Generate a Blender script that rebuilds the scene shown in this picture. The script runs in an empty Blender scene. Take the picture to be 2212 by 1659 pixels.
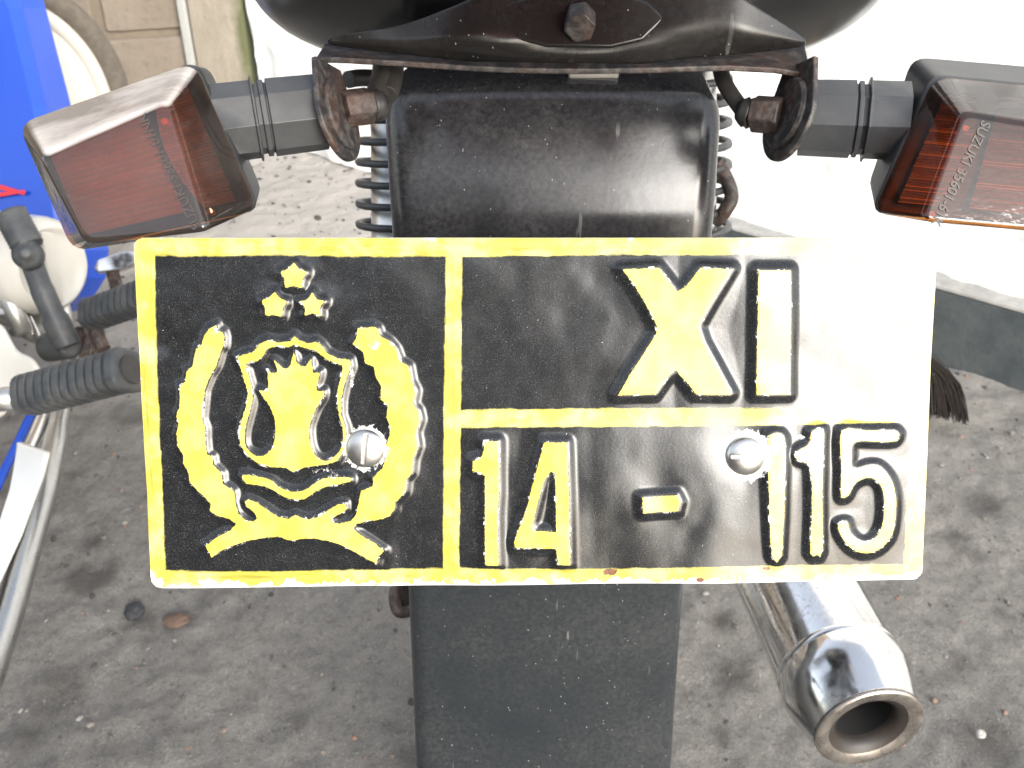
import bpy, bmesh, math, random
import numpy as np
from mathutils import Vector, Matrix
random.seed(7)
rng = np.random.default_rng(7)
scene = bpy.context.scene
COL = scene.collection
R = math.radians

# ------------------------------------------------------------------ camera
PITCH = R(33.0); CAMZ = 0.95
cam_d = bpy.data.cameras.new("camera"); cam = bpy.data.objects.new("camera", cam_d); COL.objects.link(cam)
cam.location = (0, 0, CAMZ); cam.rotation_euler = (R(90) - PITCH, 0, 0)
cam_d.sensor_width = 36.0; cam_d.lens = 36.0; cam_d.clip_start = 0.01; cam_d.clip_end = 200
cam_d.dof.use_dof = True; cam_d.dof.focus_distance = 0.335; cam_d.dof.aperture_fstop = 38.0
scene.camera = cam

# ------------------------------------------------------------------ light
SUN_EL = R(24.0); SUN_AZ = R(27.0)            # behind the photographer, to the right
S = Vector((math.sin(SUN_AZ) * math.cos(SUN_EL), -math.cos(SUN_AZ) * math.cos(SUN_EL), math.sin(SUN_EL)))
sun_d = bpy.data.lights.new("sun", 'SUN'); sun = bpy.data.objects.new("sun", sun_d); COL.objects.link(sun)
sun_d.energy = 0.78; sun_d.angle = R(27); sun_d.color = (1.0, 0.97, 0.92)
sun.rotation_euler = S.to_track_quat('Z', 'Y').to_euler()
world = bpy.data.worlds.new("World"); scene.world = world; world.use_nodes = True
wn = world.node_tree.nodes; wl = world.node_tree.links
sky = wn.new('ShaderNodeTexSky'); sky.sky_type = 'NISHITA'; sky.sun_disc = False
sky.sun_elevation = SUN_EL; sky.sun_rotation = math.atan2(S.x, S.y); sky.air_density = 1.2; sky.dust_density = 1.8
hs = wn.new('ShaderNodeHueSaturation'); hs.inputs['Saturation'].default_value = 0.45
wl.new(sky.outputs[0], hs.inputs['Color']); wl.new(hs.outputs[0], wn['Background'].inputs[0])
wn['Background'].inputs[1].default_value = 0.15
scene.view_settings.view_transform = 'Standard'; scene.view_settings.look = 'None'
scene.view_settings.exposure = 1.7; scene.view_settings.gamma = 1.0
scene.cycles.max_bounces = 8; scene.cycles.caustics_reflective = False; scene.cycles.caustics_refractive = False

# ------------------------------------------------------------------ helpers
FW = Vector((0, math.cos(PITCH), -math.sin(PITCH))); UP = Vector((0, math.sin(PITCH), math.cos(PITCH))); RT = Vector((1, 0, 0))
CAM = Vector((0, 0, CAMZ))
def P(x, y, d):                       # photograph position (2212 x 1659) at distance d -> place in the world
    return CAM + d * (FW + RT * ((x - 1106) / 2212) - UP * ((y - 829.5) / 2212))

def link(name, me, mat=None, parent=None, smooth=False):
    o = bpy.data.objects.new(name, me); COL.objects.link(o)
    if mat is not None: me.materials.append(mat)
    if parent is not None: o.parent = parent
    if smooth: me.polygons.foreach_set('use_smooth', [True] * len(me.polygons)); me.update()
    return o
def finish(name, bm, mat, parent=None, smooth=False, bevel=0, seg=3, angle=30, subsurf=0, solid=0):
    bmesh.ops.recalc_face_normals(bm, faces=bm.faces)
    me = bpy.data.meshes.new(name); bm.to_mesh(me); bm.free()
    o = link(name, me, mat, parent, smooth)
    if solid:
        m = o.modifiers.new('solid', 'SOLIDIFY'); m.thickness = solid; m.offset = 0
    if bevel:
        m = o.modifiers.new('bevel', 'BEVEL'); m.width = bevel; m.segments = seg; m.limit_method = 'ANGLE'; m.angle_limit = R(angle); m.harden_normals = False
        me.polygons.foreach_set('use_smooth', [True] * len(me.polygons))
    if subsurf:
        m = o.modifiers.new('sub', 'SUBSURF'); m.levels = subsurf; m.render_levels = subsurf
    if bevel or smooth:
        m = o.modifiers.new('wn', 'WEIGHTED_NORMAL'); m.keep_sharp = True
    return o
def thing(name, label, cat, loc=(0, 0, 0), group=None):
    o = bpy.data.objects.new(name, None); COL.objects.link(o); o.location = loc
    o.empty_display_size = 0.05
    tag(o, label, cat, group); return o
def tag(o, label=None, cat=None, group=None, kind=None):
    if label: o['label'] = label
    if cat: o['category'] = cat
    if group: o['group'] = group
    if kind: o['kind'] = kind
def basis(axis):
    a = Vector(axis).normalized(); t = Vector((0, 0, 1)) if abs(a.z) < 0.9 else Vector((0, 1, 0))
    x = t.cross(a).normalized(); y = a.cross(x).normalized(); return x, y, a
def lathe_bm(prof, A, axis, n=48, bm=None, caps=True, sx=1, sy=1, ref=None, phase=0, arc=1.0):
    x, y, a = basis(axis)
    if ref is not None:
        x = (Vector(ref) - a * Vector(ref).dot(a)).normalized(); y = a.cross(x)
    if bm is None: bm = bmesh.new()
    rings = []
    for t, r in prof:
        rings.append([bm.verts.new(Vector(A) + a * t + x * (math.cos(2 * math.pi * arc * k / n + phase) * r * sx) + y * (math.sin(2 * math.pi * arc * k / n + phase) * r * sy)) for k in range(n if arc == 1.0 else n + 1)])
    for i in range(len(rings) - 1):
        m = n
        for k in range(m):
            k2 = (k + 1) % len(rings[i])
            bm.faces.new((rings[i][k], rings[i][k2], rings[i + 1][k2], rings[i + 1][k]))
    if caps and arc == 1.0:
        bm.faces.new(rings[0]); bm.faces.new(rings[-1])
    return bm
def tube_bm(pts, rad, n=12, bm=None, closed=False, squash=1.0):
    if bm is None: bm = bmesh.new()
    pts = [Vector(p) for p in pts]; N = len(pts)
    rads = rad if isinstance(rad, (list, tuple)) else [rad] * N
    prev = None; rings = []
    for i in range(N):
        if closed: t = pts[(i + 1) % N] - pts[i - 1]
        else: t = pts[min(i + 1, N - 1)] - pts[max(i - 1, 0)]
        t.normalize()
        if prev is None:
            x, y, _ = basis(t)
        else:
            x = (prev - t * prev.dot(t)).normalized(); y = t.cross(x)
        prev = x
        rings.append([bm.verts.new(pts[i] + (x * math.cos(2 * math.pi * k / n) + y * math.sin(2 * math.pi * k / n) * squash) * rads[i]) for k in range(n)])
    for i in range(N if closed else N - 1):
        a, b = rings[i], rings[(i + 1) % N]
        for k in range(n): bm.faces.new((a[k], a[(k + 1) % n], b[(k + 1) % n], b[k]))
    if not closed:
        bm.faces.new(rings[0]); bm.faces.new(rings[-1])
    return bm
def curve_pts(pts, n=6):              # catmull-rom through the points
    pts = [Vector(p) for p in pts]; out = []
    for i in range(len(pts) - 1):
        p0 = pts[max(i - 1, 0)]; p1 = pts[i]; p2 = pts[i + 1]; p3 = pts[min(i + 2, len(pts) - 1)]
        for k in range(n):
            t = k / n
            out.append(0.5 * ((2 * p1) + (p2 - p0) * t + (2 * p0 - 5 * p1 + 4 * p2 - p3) * t * t + (3 * p1 - p0 - 3 * p2 + p3) * t ** 3))
    out.append(pts[-1]); return out
def prism_bm(front, back, bm=None):   # two matching outlines (world points)
    if bm is None: bm = bmesh.new()
    a = [bm.verts.new(p) for p in front]; b = [bm.verts.new(p) for p in back]; n = len(a)
    bm.faces.new(a); bm.faces.new(b[::-1])
    for i in range(n): bm.faces.new((a[i], b[i], b[(i + 1) % n], a[(i + 1) % n]))
    return bm
def box_bm(c, sx, sy, sz, rot=None, bm=None):
    if bm is None: bm = bmesh.new()
    M = rot if rot is not None else Matrix.Identity(3)
    v = [bm.verts.new(Vector(c) + M @ Vector((x * sx / 2, y * sy / 2, z * sz / 2))) for x in (-1, 1) for y in (-1, 1) for z in (-1, 1)]
    for f in ((0, 1, 3, 2), (4, 6, 7, 5), (0, 4, 5, 1), (2, 3, 7, 6), (0, 2, 6, 4), (1, 5, 7, 3)): bm.faces.new([v[i] for i in f])
    return bm

# ------------------------------------------------------------------ materials
class Mat:
    def __init__(s, name):
        s.m = bpy.data.materials.new(name); s.m.use_nodes = True; s.nt = s.m.node_tree; s.n = s.nt.nodes; s.l = s.nt.links
        s.b = s.n['Principled BSDF']; s.co = s.n.new('ShaderNodeTexCoord')
    def noise(s, scale, detail=4, rough=0.6, vec=None, stretch=None, w=0.0):
        t = s.n.new('ShaderNodeTexNoise'); t.inputs['Scale'].default_value = scale; t.inputs['Detail'].default_value = detail; t.inputs['Roughness'].default_value = rough
        mp = s.n.new('ShaderNodeMapping'); s.l.new(vec or s.co.outputs['Object'], mp.inputs[0])
        if stretch: mp.inputs['Scale'].default_value = stretch
        mp.inputs['Location'].default_value = (w, w * 1.7, w * .6)
        s.l.new(mp.outputs[0], t.inputs['Vector']); return t.outputs['Fac']
    def voro(s, scale, feature='F1', stretch=None):
        t = s.n.new('ShaderNodeTexVoronoi'); t.feature = feature; t.inputs['Scale'].default_value = scale
        mp = s.n.new('ShaderNodeMapping'); s.l.new(s.co.outputs['Object'], mp.inputs[0])
        if stretch: mp.inputs['Scale'].default_value = stretch
        s.l.new(mp.outputs[0], t.inputs['Vector']); return t.outputs['Distance']
    def attr(s, name):
        a = s.n.new('ShaderNodeAttribute'); a.attribute_name = name; return a.outputs['Fac']
    def ramp(s, fac, a, b, ca=0.0, cb=1.0):
        r = s.n.new('ShaderNodeMapRange'); r.inputs['From Min'].default_value = a; r.inputs['From Max'].default_value = b
        r.inputs['To Min'].default_value = ca; r.inputs['To Max'].default_value = cb; s.l.new(fac, r.inputs['Value']); return r.outputs[0]
    def math(s, op, a, b=None, clamp=False):
        m = s.n.new('ShaderNodeMath'); m.operation = op; m.use_clamp = clamp
        for i, v in enumerate((a, b)):
            if v is None: continue
            if isinstance(v, (int, float)): m.inputs[i].default_value = v
            else: s.l.new(v, m.inputs[i])
        return m.outputs[0]
    def mix(s, fac, a, b):
        m = s.n.new('ShaderNodeMix'); m.data_type = 'RGBA'
        if isinstance(fac, (int, float)): m.inputs[0].default_value = fac
        else: s.l.new(fac, m.inputs[0])
        for i, v in ((6, a), (7, b)):
            if isinstance(v, tuple): m.inputs[i].default_value = (*v, 1)
            else: s.l.new(v, m.inputs[i])
        return m.outputs[2]
    def set(s, **k):
        for key, v in k.items():
            inp = s.b.inputs[{'color': 'Base Color', 'rough': 'Roughness', 'metal': 'Metallic', 'spec': 'Specular IOR Level', 'coat': 'Coat Weight', 'coatr': 'Coat Roughness', 'trans': 'Transmission Weight', 'ior': 'IOR', 'alpha': 'Alpha'}[key]]
            if isinstance(v, tuple): inp.default_value = (*v, 1)
            elif isinstance(v, (int, float)): inp.default_value = v
            else: s.l.new(v, inp)
        return s
    def bump(s, h, strength=0.3, dist=0.001):
        b = s.n.new('ShaderNodeBump'); b.inputs['Strength'].default_value = strength; b.inputs['Distance'].default_value = dist
        s.l.new(h, b.inputs['Height']); s.l.new(b.outputs[0], s.b.inputs['Normal']); return s

def glossy_black(name, base=(.010, .011, .012), dust=(.22, .20, .18), amount=.12, rough=.16, bumpd=.0003, speck=True):
    m = Mat(name)
    big = m.noise(22, 3, .5); fine = m.noise(420, 3, .7)
    d = m.math('MULTIPLY', m.ramp(big, .22, .85), m.ramp(fine, .35, .75), True)
    d = m.math('MULTIPLY', d, amount * 2.2, True)
    d = m.math('ADD', d, amount * .12)
    c = m.mix(d, base, dust)
    if speck:
        sp = m.voro(650, stretch=(1, .8, .45)); sel = m.noise(300, 2); scrn = m.noise(38, 3, .5, stretch=(5.5, 1, .55), w=3)
        spk = m.math('MULTIPLY', m.ramp(sp, .16, .08), m.ramp(sel, .60, .64), True)
        c = m.mix(m.math('MULTIPLY', spk, .75), c, (.6, .57, .52))
    if speck: c = m.mix(m.math('MULTIPLY', m.math('MULTIPLY', m.ramp(scrn, .665, .685), m.ramp(m.noise(16, 2, w=8), .52, .6), True), .22), c, (.45, .44, .42))
    m.set(color=c, rough=m.ramp(big, .3, .8, rough, rough + .22))
    m.bump(m.math('ADD', m.noise(110, 3), m.math('MULTIPLY', fine, .25)), .18, bumpd)
    return m.m
def rusty_black(name, rust=.45):
    m = Mat(name); n = m.noise(60, 7, .7); f = m.noise(300, 4)
    c = m.mix(m.ramp(n, .52 - rust * .1, .72), (.022, .021, .022), (.085, .04, .026))
    c = m.mix(m.ramp(f, .45, .75, 0, .7), c, (.16, .145, .13))
    m.set(color=c, rough=.55).bump(m.math('ADD', n, m.math('MULTIPLY', f, .4)), .4, .0006); return m.m
def plastic(name, col, rough=.4, dust=.2, dcol=(.25, .23, .20)):
    m = Mat(name); n = m.noise(40, 6, .7)
    m.set(color=m.mix(m.ramp(n, .4, .8, 0, dust), col, dcol), rough=rough).bump(m.noise(500, 2), .12, .0003); return m.m
def metal(name, col=(.72, .71, .70), rough=.12, wear=.2, wcol=(.18, .13, .09), wr=.5):
    m = Mat(name); n = m.noise(50, 7, .72); w = m.ramp(n, .55, .72, 0, wear)
    pit = m.math('MULTIPLY', m.ramp(m.noise(420, 5, .75, w=2), .56, .62), m.ramp(m.noise(24, 3, .5, w=6), .50, .62, 0, min(1, wear * 1.6)), True); w = m.math('MAXIMUM', w, pit)
    m.set(color=m.mix(w, col, wcol), metal=m.ramp(w, 0, 1, 1, .4), rough=m.ramp(n, .35, .75, rough, rough + wear * wr)).bump(m.noise(180, 4), .06, .0004); return m.m

M_fender = glossy_black('fender_black', base=(.011, .011, .013), dust=(.21, .205, .20), amount=.14, rough=.12)
M_flap = glossy_black('flap_black', base=(.018, .022, .025), dust=(.2, .19, .18), amount=.10, rough=.11)
M_lampblack = glossy_black('lamp_black', amount=.05, rough=.10, speck=False)
M_bracket = rusty_black('bracket_rusty_black')
M_bracketgloss = glossy_black('bracket_gloss', base=(.010, .010, .010), dust=(.12, .11, .10), amount=.10, rough=.2)
M_rust = rusty_black('rusted_steel', 1.5)
M_stalk = plastic('stalk_rubber', (.045, .048, .052), .38, .35, (.16, .155, .15))
M_house = plastic('housing_plastic', (.030, .032, .034), .42, .3, (.17, .165, .15))
M_rubber = plastic('rubber', (.040, .045, .050), .5, .4, (.20, .19, .17))
M_cable = plastic('cable_sleeve', (.022, .021, .021), .5, .4, (.10, .09, .08))
M_chrome = metal('chrome', (.74, .73, .72), .06, .5)
M_soot = metal('sooty_chrome', (.55, .50, .45), .16, .8, (.08, .05, .035))
M_dark = Mat('soot').set(color=(.008, .008, .008), rough=.8).m
M_steel = metal('zinc_bolt', (.62, .61, .58), .28, .3)
M_alu = metal('cast_aluminium', (.62, .61, .58), .38, .15, (.3, .28, .25))
M_cream = plastic('silver_paint', (.56, .54, .49), .28, .2, (.4, .37, .3))
_m = Mat('red_lens'); _t = _m.n.new('ShaderNodeBsdfTransparent'); _t.inputs[0].default_value = (.27, .018, .05, 1)
_x = _m.n.new('ShaderNodeMixShader'); _x.inputs[0].default_value = .22; _m.set(color=(.35, .006, .012), rough=.12)
_m.l.new(_t.outputs[0], _x.inputs[1]); _m.l.new(_m.b.outputs[0], _x.inputs[2]); _m.l.new(_x.outputs[0], _m.n['Material Output'].inputs[0]); M_redlens = _m.m

def lens_material(nm, up, up_c):
    m = Mat(nm); n, l = m.n, m.l
    out = n['Material Output']
    tr = n.new('ShaderNodeBsdfTransparent'); tr.inputs[0].default_value = (.47, .175, .036, 1)
    gl = n.new('ShaderNodeBsdfGlossy'); gl.inputs['Roughness'].default_value = .055; gl.inputs['Color'].default_value = (1, 1, 1, 1)
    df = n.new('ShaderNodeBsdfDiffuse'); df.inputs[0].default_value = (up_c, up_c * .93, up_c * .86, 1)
    fr = n.new('ShaderNodeFresnel'); fr.inputs[0].default_value = 1.5
    bmp = n.new('ShaderNodeBump'); bmp.inputs['Strength'].default_value = .12; bmp.inputs['Distance'].default_value = .0006
    l.new(m.noise(150, 3), bmp.inputs['Height']); l.new(bmp.outputs[0], gl.inputs['Normal'])
    scr = m.ramp(m.noise(140, 6, .75, stretch=(1, 1, 2.6)), .60, .78, 0, .45)
    haze = m.math('ADD', m.math('MULTIPLY', scr, .16), m.ramp(m.noise(30, 4), .3, .8, .01, .05), True)
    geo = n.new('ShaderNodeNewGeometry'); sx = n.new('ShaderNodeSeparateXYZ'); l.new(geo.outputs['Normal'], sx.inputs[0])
    haze = m.math('ADD', haze, m.math('MULTIPLY', m.ramp(sx.outputs[2], .70, .90, 0, up), m.ramp(m.noise(35, 5, .6, stretch=(.4, 1, 1)), .36, .60, .30, 1)), True)  # pale colour on up-facing lens tops, painting in the bright sky reflection
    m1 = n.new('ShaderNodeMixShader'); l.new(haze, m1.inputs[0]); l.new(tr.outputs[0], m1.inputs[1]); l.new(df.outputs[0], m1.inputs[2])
    m2 = n.new('ShaderNodeMixShader'); l.new(m.math('MULTIPLY', fr.outputs[0], 1.15), m2.inputs[0]); l.new(m1.outputs[0], m2.inputs[1]); l.new(gl.outputs[0], m2.inputs[2])
    l.new(m2.outputs[0], out.inputs[0]); return m.m
M_lens = lens_material('amber_lens_pale_top', .92, .80); M_lens2 = lens_material('amber_lens', .10, .25)
M_reflector2 = metal('lamp_reflector_dull', (.34, .32, .30), .45, .3)
M_reflector = metal('lamp_reflector', (.72, .66, .60), .40, .3)
M_text = Mat('moulded_text').set(color=(.055, .045, .04), rough=.4).m
M_peg = Mat('amber_peg').set(color=(.95, .55, .30), rough=.4).m

# =================================================================== THE SETTING
# ground: displaced sheet, gritty dirt over old concrete
def ground_material():
    m = Mat('gritty_ground')
    a = m.noise(2.2, 6, .65); b = m.noise(14, 8, .72); c = m.noise(90, 6, .7); d = m.noise(420, 4, .7)
    col = m.mix(m.ramp(a, .35, .65), (.145, .139, .130), (.215, .200, .180))
    col = m.mix(m.ramp(b, .35, .70, 0, .75), col, (.21, .20, .185))
    col = m.mix(m.ramp(c, .48, .72, 0, .60), col, (.050, .048, .045))
    col = m.mix(m.ramp(d, .54, .68, 0, .75), col, (.36, .34, .31))
    e_ = m.noise(230, 5, .75, w=7); col = m.mix(m.ramp(e_, .54, .70, 0, .50), col, (.045, .042, .04))
    st = m.voro(5.5); stn = m.noise(26, 5)
    s1 = m.math('ADD', st, m.math('MULTIPLY', stn, .30))
    s1 = m.math('SUBTRACT', s1, .06)
    col = m.mix(m.ramp(s1, .33, .22, 0, .70), col, (.035, .030, .027))
    col = m.mix(m.math('MULTIPLY', m.ramp(m.math('ADD', m.attr('stain_and_tone'), m.math('MULTIPLY', m.noise(22, 4, .6), .7)), .60, 1.15), .70), col, (.035, .032, .030))
    # paler lime and sand spilled near the wall, by world position
    sep = m.n.new('ShaderNodeSeparateXYZ'); m.l.new(m.co.outputs['Object'], sep.inputs[0])
    yy = m.math('ADD', sep.outputs[1], m.math('MULTIPLY', m.noise(5, 5), .7))
    col = m.mix(m.ramp(yy, 1.55, 2.35, 0, .85), col, (.50, .47, .43))
    m.set(color=col, rough=.85)
    h = m.math('ADD', m.math('MULTIPLY', c, .6), m.math('MULTIPLY', d, .35))
    m.bump(m.math('ADD', h, m.math('MULTIPLY', b, .8)), .9, .006); return m.m
M_ground = ground_material()
def grid_mesh(name, X, Y, Z, mat, smooth=True):
    ny, nx = X.shape
    co = np.stack([X, Y, Z], -1).reshape(-1, 3)
    i = np.arange(nx * ny).reshape(ny, nx)
    q = np.stack([i[:-1, :-1], i[:-1, 1:], i[1:, 1:], i[1:, :-1]], -1).reshape(-1, 4)
    return mesh_np(name, co, q, mat, smooth)
def mesh_np(name, co, q, mat, smooth=True):
    me = bpy.data.meshes.new(name); me.vertices.add(len(co)); me.vertices.foreach_set('co', co.astype(np.float32).ravel())
    k = q.shape[1]
    me.loops.add(q.size); me.loops.foreach_set('vertex_index', q.astype(np.int32).ravel())
    me.polygons.add(len(q)); me.polygons.foreach_set('loop_start', np.arange(0, q.size, k, dtype=np.int32)); me.polygons.foreach_set('loop_total', np.full(len(q), k, dtype=np.int32))
    me.polygons.foreach_set('use_smooth', np.full(len(q), smooth)); me.update(calc_edges=True)
    if mat: me.materials.append(mat)
    return me
def vnoise(X, Y, scale, seed):        # smooth value noise
    r = np.random.default_rng(seed).random((256, 256))
    x = X * scale + 50.3; y = Y * scale + 71.7
    xi = np.floor(x).astype(int); yi = np.floor(y).astype(int); fx = x - xi; fy = y - yi
    fx = fx * fx * (3 - 2 * fx); fy = fy * fy * (3 - 2 * fy)
    g = lambda a, b: r[a % 256, b % 256]
    return (g(xi, yi) * (1 - fx) + g(xi + 1, yi) * fx) * (1 - fy) + (g(xi, yi + 1) * (1 - fx) + g(xi + 1, yi + 1) * fx) * fy
xs = np.concatenate([np.linspace(-12, -2.3, 30)[:-1], np.linspace(-2.3, 2.3, 620), np.linspace(2.3, 12, 30)[1:]])
ys = np.concatenate([np.linspace(-12, 0.1, 36)[:-1], np.linspace(0.1, 3.2, 420), np.linspace(3.2, 12, 24)[1:]])
GX, GY = np.meshgrid(xs, ys)
def ground_z(X, Y):
    z = (vnoise(X, Y, 2, 1) - .5) * .016 + (vnoise(X, Y, 9, 2) - .5) * .008 + (vnoise(X, Y, 37, 3) - .5) * .006 + (vnoise(X, Y, 90, 4) - .5) * .0035
    return z
gme = grid_mesh('ground', GX, GY, ground_z(GX, GY), M_ground)
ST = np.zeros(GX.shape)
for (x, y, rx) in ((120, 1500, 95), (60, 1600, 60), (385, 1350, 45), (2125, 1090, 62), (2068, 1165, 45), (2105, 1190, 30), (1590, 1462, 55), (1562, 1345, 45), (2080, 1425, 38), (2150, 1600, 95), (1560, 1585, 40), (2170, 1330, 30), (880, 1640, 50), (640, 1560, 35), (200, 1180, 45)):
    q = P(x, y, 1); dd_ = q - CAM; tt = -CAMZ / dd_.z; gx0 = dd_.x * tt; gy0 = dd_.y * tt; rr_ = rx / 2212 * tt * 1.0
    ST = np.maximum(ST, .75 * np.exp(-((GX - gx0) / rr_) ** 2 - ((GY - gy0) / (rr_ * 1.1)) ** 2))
ST = np.maximum(ST, .34 * np.clip((-GX - .05) / .35, 0, 1) * np.clip((1.7 - GY) / .3, 0, 1))  # broad darker tone over the left ground, besides the stains
at_ = gme.attributes.new('stain_and_tone', 'FLOAT', 'POINT'); at_.data.foreach_set('value', ST.ravel().astype(np.float32))
go = bpy.data.objects.new('ground', gme); COL.objects.link(go); tag(go, kind='structure')

# loose grit: small stones pressed into the dirt, nobody could count them
def pebble_mass():
    bmu = bmesh.new(); bmesh.ops.create_icosphere(bmu, subdivisions=1, radius=1.0)
    v0 = np.array([v.co[:] for v in bmu.verts]); f0 = np.array([[v.index for v in f.verts] for f in bmu.faces]); bmu.free()
    n = 8000
    px = rng.uniform(-1.4, 1.5, n); py = rng.uniform(.35, 2.7, n)
    sz = (.0009 + .0030 * rng.random(n) ** 4.0); sz *= (1 + py * .25)
    big = rng.random(n) < .012; sz[big] *= 2.0
    V = v0[None] * (1 + .35 * (rng.random((n, len(v0), 1)) - .5)); V = V * rng.uniform(.6, 1.3, (n, 1, 3))
    a = rng.uniform(0, 6.28, n); c, s_ = np.cos(a)[:, None], np.sin(a)[:, None]
    X = V[..., 0] * c - V[..., 1] * s_; Y = V[..., 0] * s_ + V[..., 1] * c
    co = np.stack([X * sz[:, None] + px[:, None], Y * sz[:, None] + py[:, None], V[..., 2] * sz[:, None] * .6 + (ground_z(px, py) + sz * .25)[:, None]], -1).reshape(-1, 3)
    F = (f0[None] + (np.arange(n) * len(v0))[:, None, None]).reshape(-1, 3)
    m = Mat('grit'); g = m.n.new('ShaderNodeNewGeometry')
    cr = m.n.new('ShaderNodeValToRGB'); m.l.new(g.outputs['Random Per Island'], cr.inputs[0])
    e = cr.color_ramp.elements; e[0].color = (.05, .048, .045, 1); e[1].color = (.30, .285, .26, 1); e[1].position = 1
    for pos, colr in ((.45, (.14, .13, .115, 1)), (.8, (.21, .19, .17, 1)), (.945, (.26, .15, .10, 1)), (.955, (.26, .24, .22, 1))):
        x = e.new(pos); x.color = colr
    m.set(color=cr.outputs[0], rough=.9)
    o = bpy.data.objects.new('gravel', mesh_np('gravel', co, F, m.m, False)); COL.objects.link(o)
    tag(o, 'grey and brown grit scattered over the dusty ground', 'gravel', kind='stuff')
pebble_mass()

# ---- walls (all stand on the ground)
def gp(x, y, z=0.0):                  # photograph position -> point at height z
    o = (829.5 - y) / 2212; d = (CAMZ - z) / (math.sin(PITCH) - o * math.cos(PITCH)); return P(x, y, d)
# white rendered wall from right front to left back, with a grey painted plinth
WA = Vector((.833, 1.46, 0)); WB = Vector((.396, 1.80, 0)); wd = (WB - WA).normalized(); wnrm = Vector((-wd.y, wd.x, 0)); 
if wnrm.y > 0: wnrm = -wnrm           # towards the camera
corner = WA + wd * 1.93
far_right = WA - wd * 1.6
def wall_pt(t, off, z): return WA + wd * t + wnrm * off + Vector((0, 0, z))
mw = Mat('white_render'); nn = mw.noise(9, 8, .75); n2 = mw.noise(45, 6, .7)
mw.set(color=mw.mix(mw.ramp(nn, .62, .85, 0, .25), (.86, .86, .84), (.6, .6, .57)), rough=.8).bump(mw.math('ADD', nn, n2), .35, .008)
wall = thing('rendered_wall', 'white rough-rendered wall with a dark grey painted plinth on the right', 'wall', WA)
nx_, nz_ = 260, 120
T, Z = np.meshgrid(np.linspace(-1.6, 1.93, nx_), np.linspace(0, 2.6, nz_))
D = -.040 + (vnoise(T, Z, 10, 11) - .5) * .02 + (vnoise(T, Z, 28, 12) - .5) * .012 + (vnoise(T, Z, 60, 13) - .5) * .006
me = grid_mesh('render', np.array(WA.x + wd.x * T + wnrm.x * D), np.array(WA.y + wd.y * T + wnrm.y * D), Z, mw.m)
o = link('render_face', me, None, wall); o.matrix_parent_inverse = Matrix.Translation(-WA)
def wall_box(name, t0, t1, o0, o1, z0, z1, mat, parent, bevel=.004):
    fr = [wall_pt(t0, o1, z0), wall_pt(t1, o1, z0), wall_pt(t1, o1, z1), wall_pt(t0, o1, z1)]
    bk = [wall_pt(t0, o0, z0), wall_pt(t1, o0, z0), wall_pt(t1, o0, z1), wall_pt(t0, o0, z1)]
    ob = finish(name, prism_bm(fr, bk), mat, parent, bevel=bevel); ob.matrix_parent_inverse = Matrix.Translation(-WA); return ob
mp_ = Mat('plinth_paint'); a_ = mp_.noise(14, 7, .7); mp_.set(color=mp_.mix(mp_.ramp(a_, .35, .75), (.045, .055, .060), (.092, .102, .103)), rough=.6).bump(mp_.noise(60, 6), .5, .004)
ml_ = Mat('ledge_cement'); a_ = ml_.noise(20, 7, .7); ml_.set(color=ml_.mix(ml_.ramp(a_, .4, .7), (.40, .39, .37), (.24, .24, .23)), rough=.85).bump(ml_.noise(90, 6), .6, .003)
wall_box('wall_core', -1.6, 1.93, -.25, -.09, 0, 2.6, mw.m, wall)
wall_box('plinth', -1.6, .80, -.085, 0.0, -.03, .139, mp_.m, wall, .006)
wall_box('plinth_ledge', -1.6, .80, -.085, .003, .1395, .147, ml_.m, wall, .002)

# concrete column with a mossy edge, and the block wall to its left
mc = Mat('column_concrete'); a_ = mc.noise(7, 8, .7, stretch=(1, 1, .35)); b_ = mc.noise(40, 7)
cc = mc.mix(mc.ramp(a_, .35, .7), (.21, .18, .14), (.33, .295, .24)); cc = mc.mix(mc.ramp(b_, .55, .75, 0, .5), cc, (.20, .17, .13))
sp_ = mc.n.new('ShaderNodeSeparateXYZ'); mc.l.new(mc.co.outputs['Object'], sp_.inputs[0])
mo = mc.math('ADD', sp_.outputs[0], mc.math('MULTIPLY', mc.noise(9, 5), .09))
cc = mc.mix(mc.ramp(mo, .095, .125, 0, .85), cc, (.07, .085, .022))
mc.set(color=cc, rough=.85).bump(mc.math('ADD', a_, b_), .7, .006)
CB = gp(497, 300); CB.z = 0          # column foot
col_t = thing('concrete_column', 'weathered concrete column with green moss down its right edge', 'column', CB)
finish('shaft', box_bm((.012, .1, 1.3), .140, .2, 2.6), mc.m, col_t, bevel=.008)
mcs = Mat('pale_strip'); mcs.set(color=(.34, .34, .32), rough=.8).bump(mcs.noise(60, 6), .6, .004)
finish('mortar_strip', box_bm((-.071, .09, 1.3), .024, .19, 2.6), mcs.m, col_t, bevel=.006)
BW = thing('block_wall', 'tan concrete block wall behind the parked blue motorcycle', 'wall', CB)
ang = R(14); bx_ = Vector((-math.cos(ang), -math.sin(ang), 0)); by_ = Vector((math.sin(ang), -math.cos(ang), 0))   # along, towards camera
def bw(t, o_, z): return bx_ * t + by_ * o_ + Vector((-.080, .02, z))
mbk = Mat('concrete_block'); a_ = mbk.noise(8, 8, .7); b_ = mbk.noise(70, 6); oi = mbk.n.new('ShaderNodeObjectInfo')
cb = mbk.mix(mbk.ramp(a_, .35, .7), (.17, .137, .105), (.25, .21, .165)); cb = mbk.mix(mbk.ramp(b_, .55, .8, 0, .6), cb, (.08, .065, .05))
cb = mbk.mix(mbk.ramp(oi.outputs['Random'], 0, 1, 0, .45), cb, (.19, .165, .135))
mbk.set(color=cb, rough=.9).bump(mbk.math('ADD', a_, b_), .8, .006)
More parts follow.
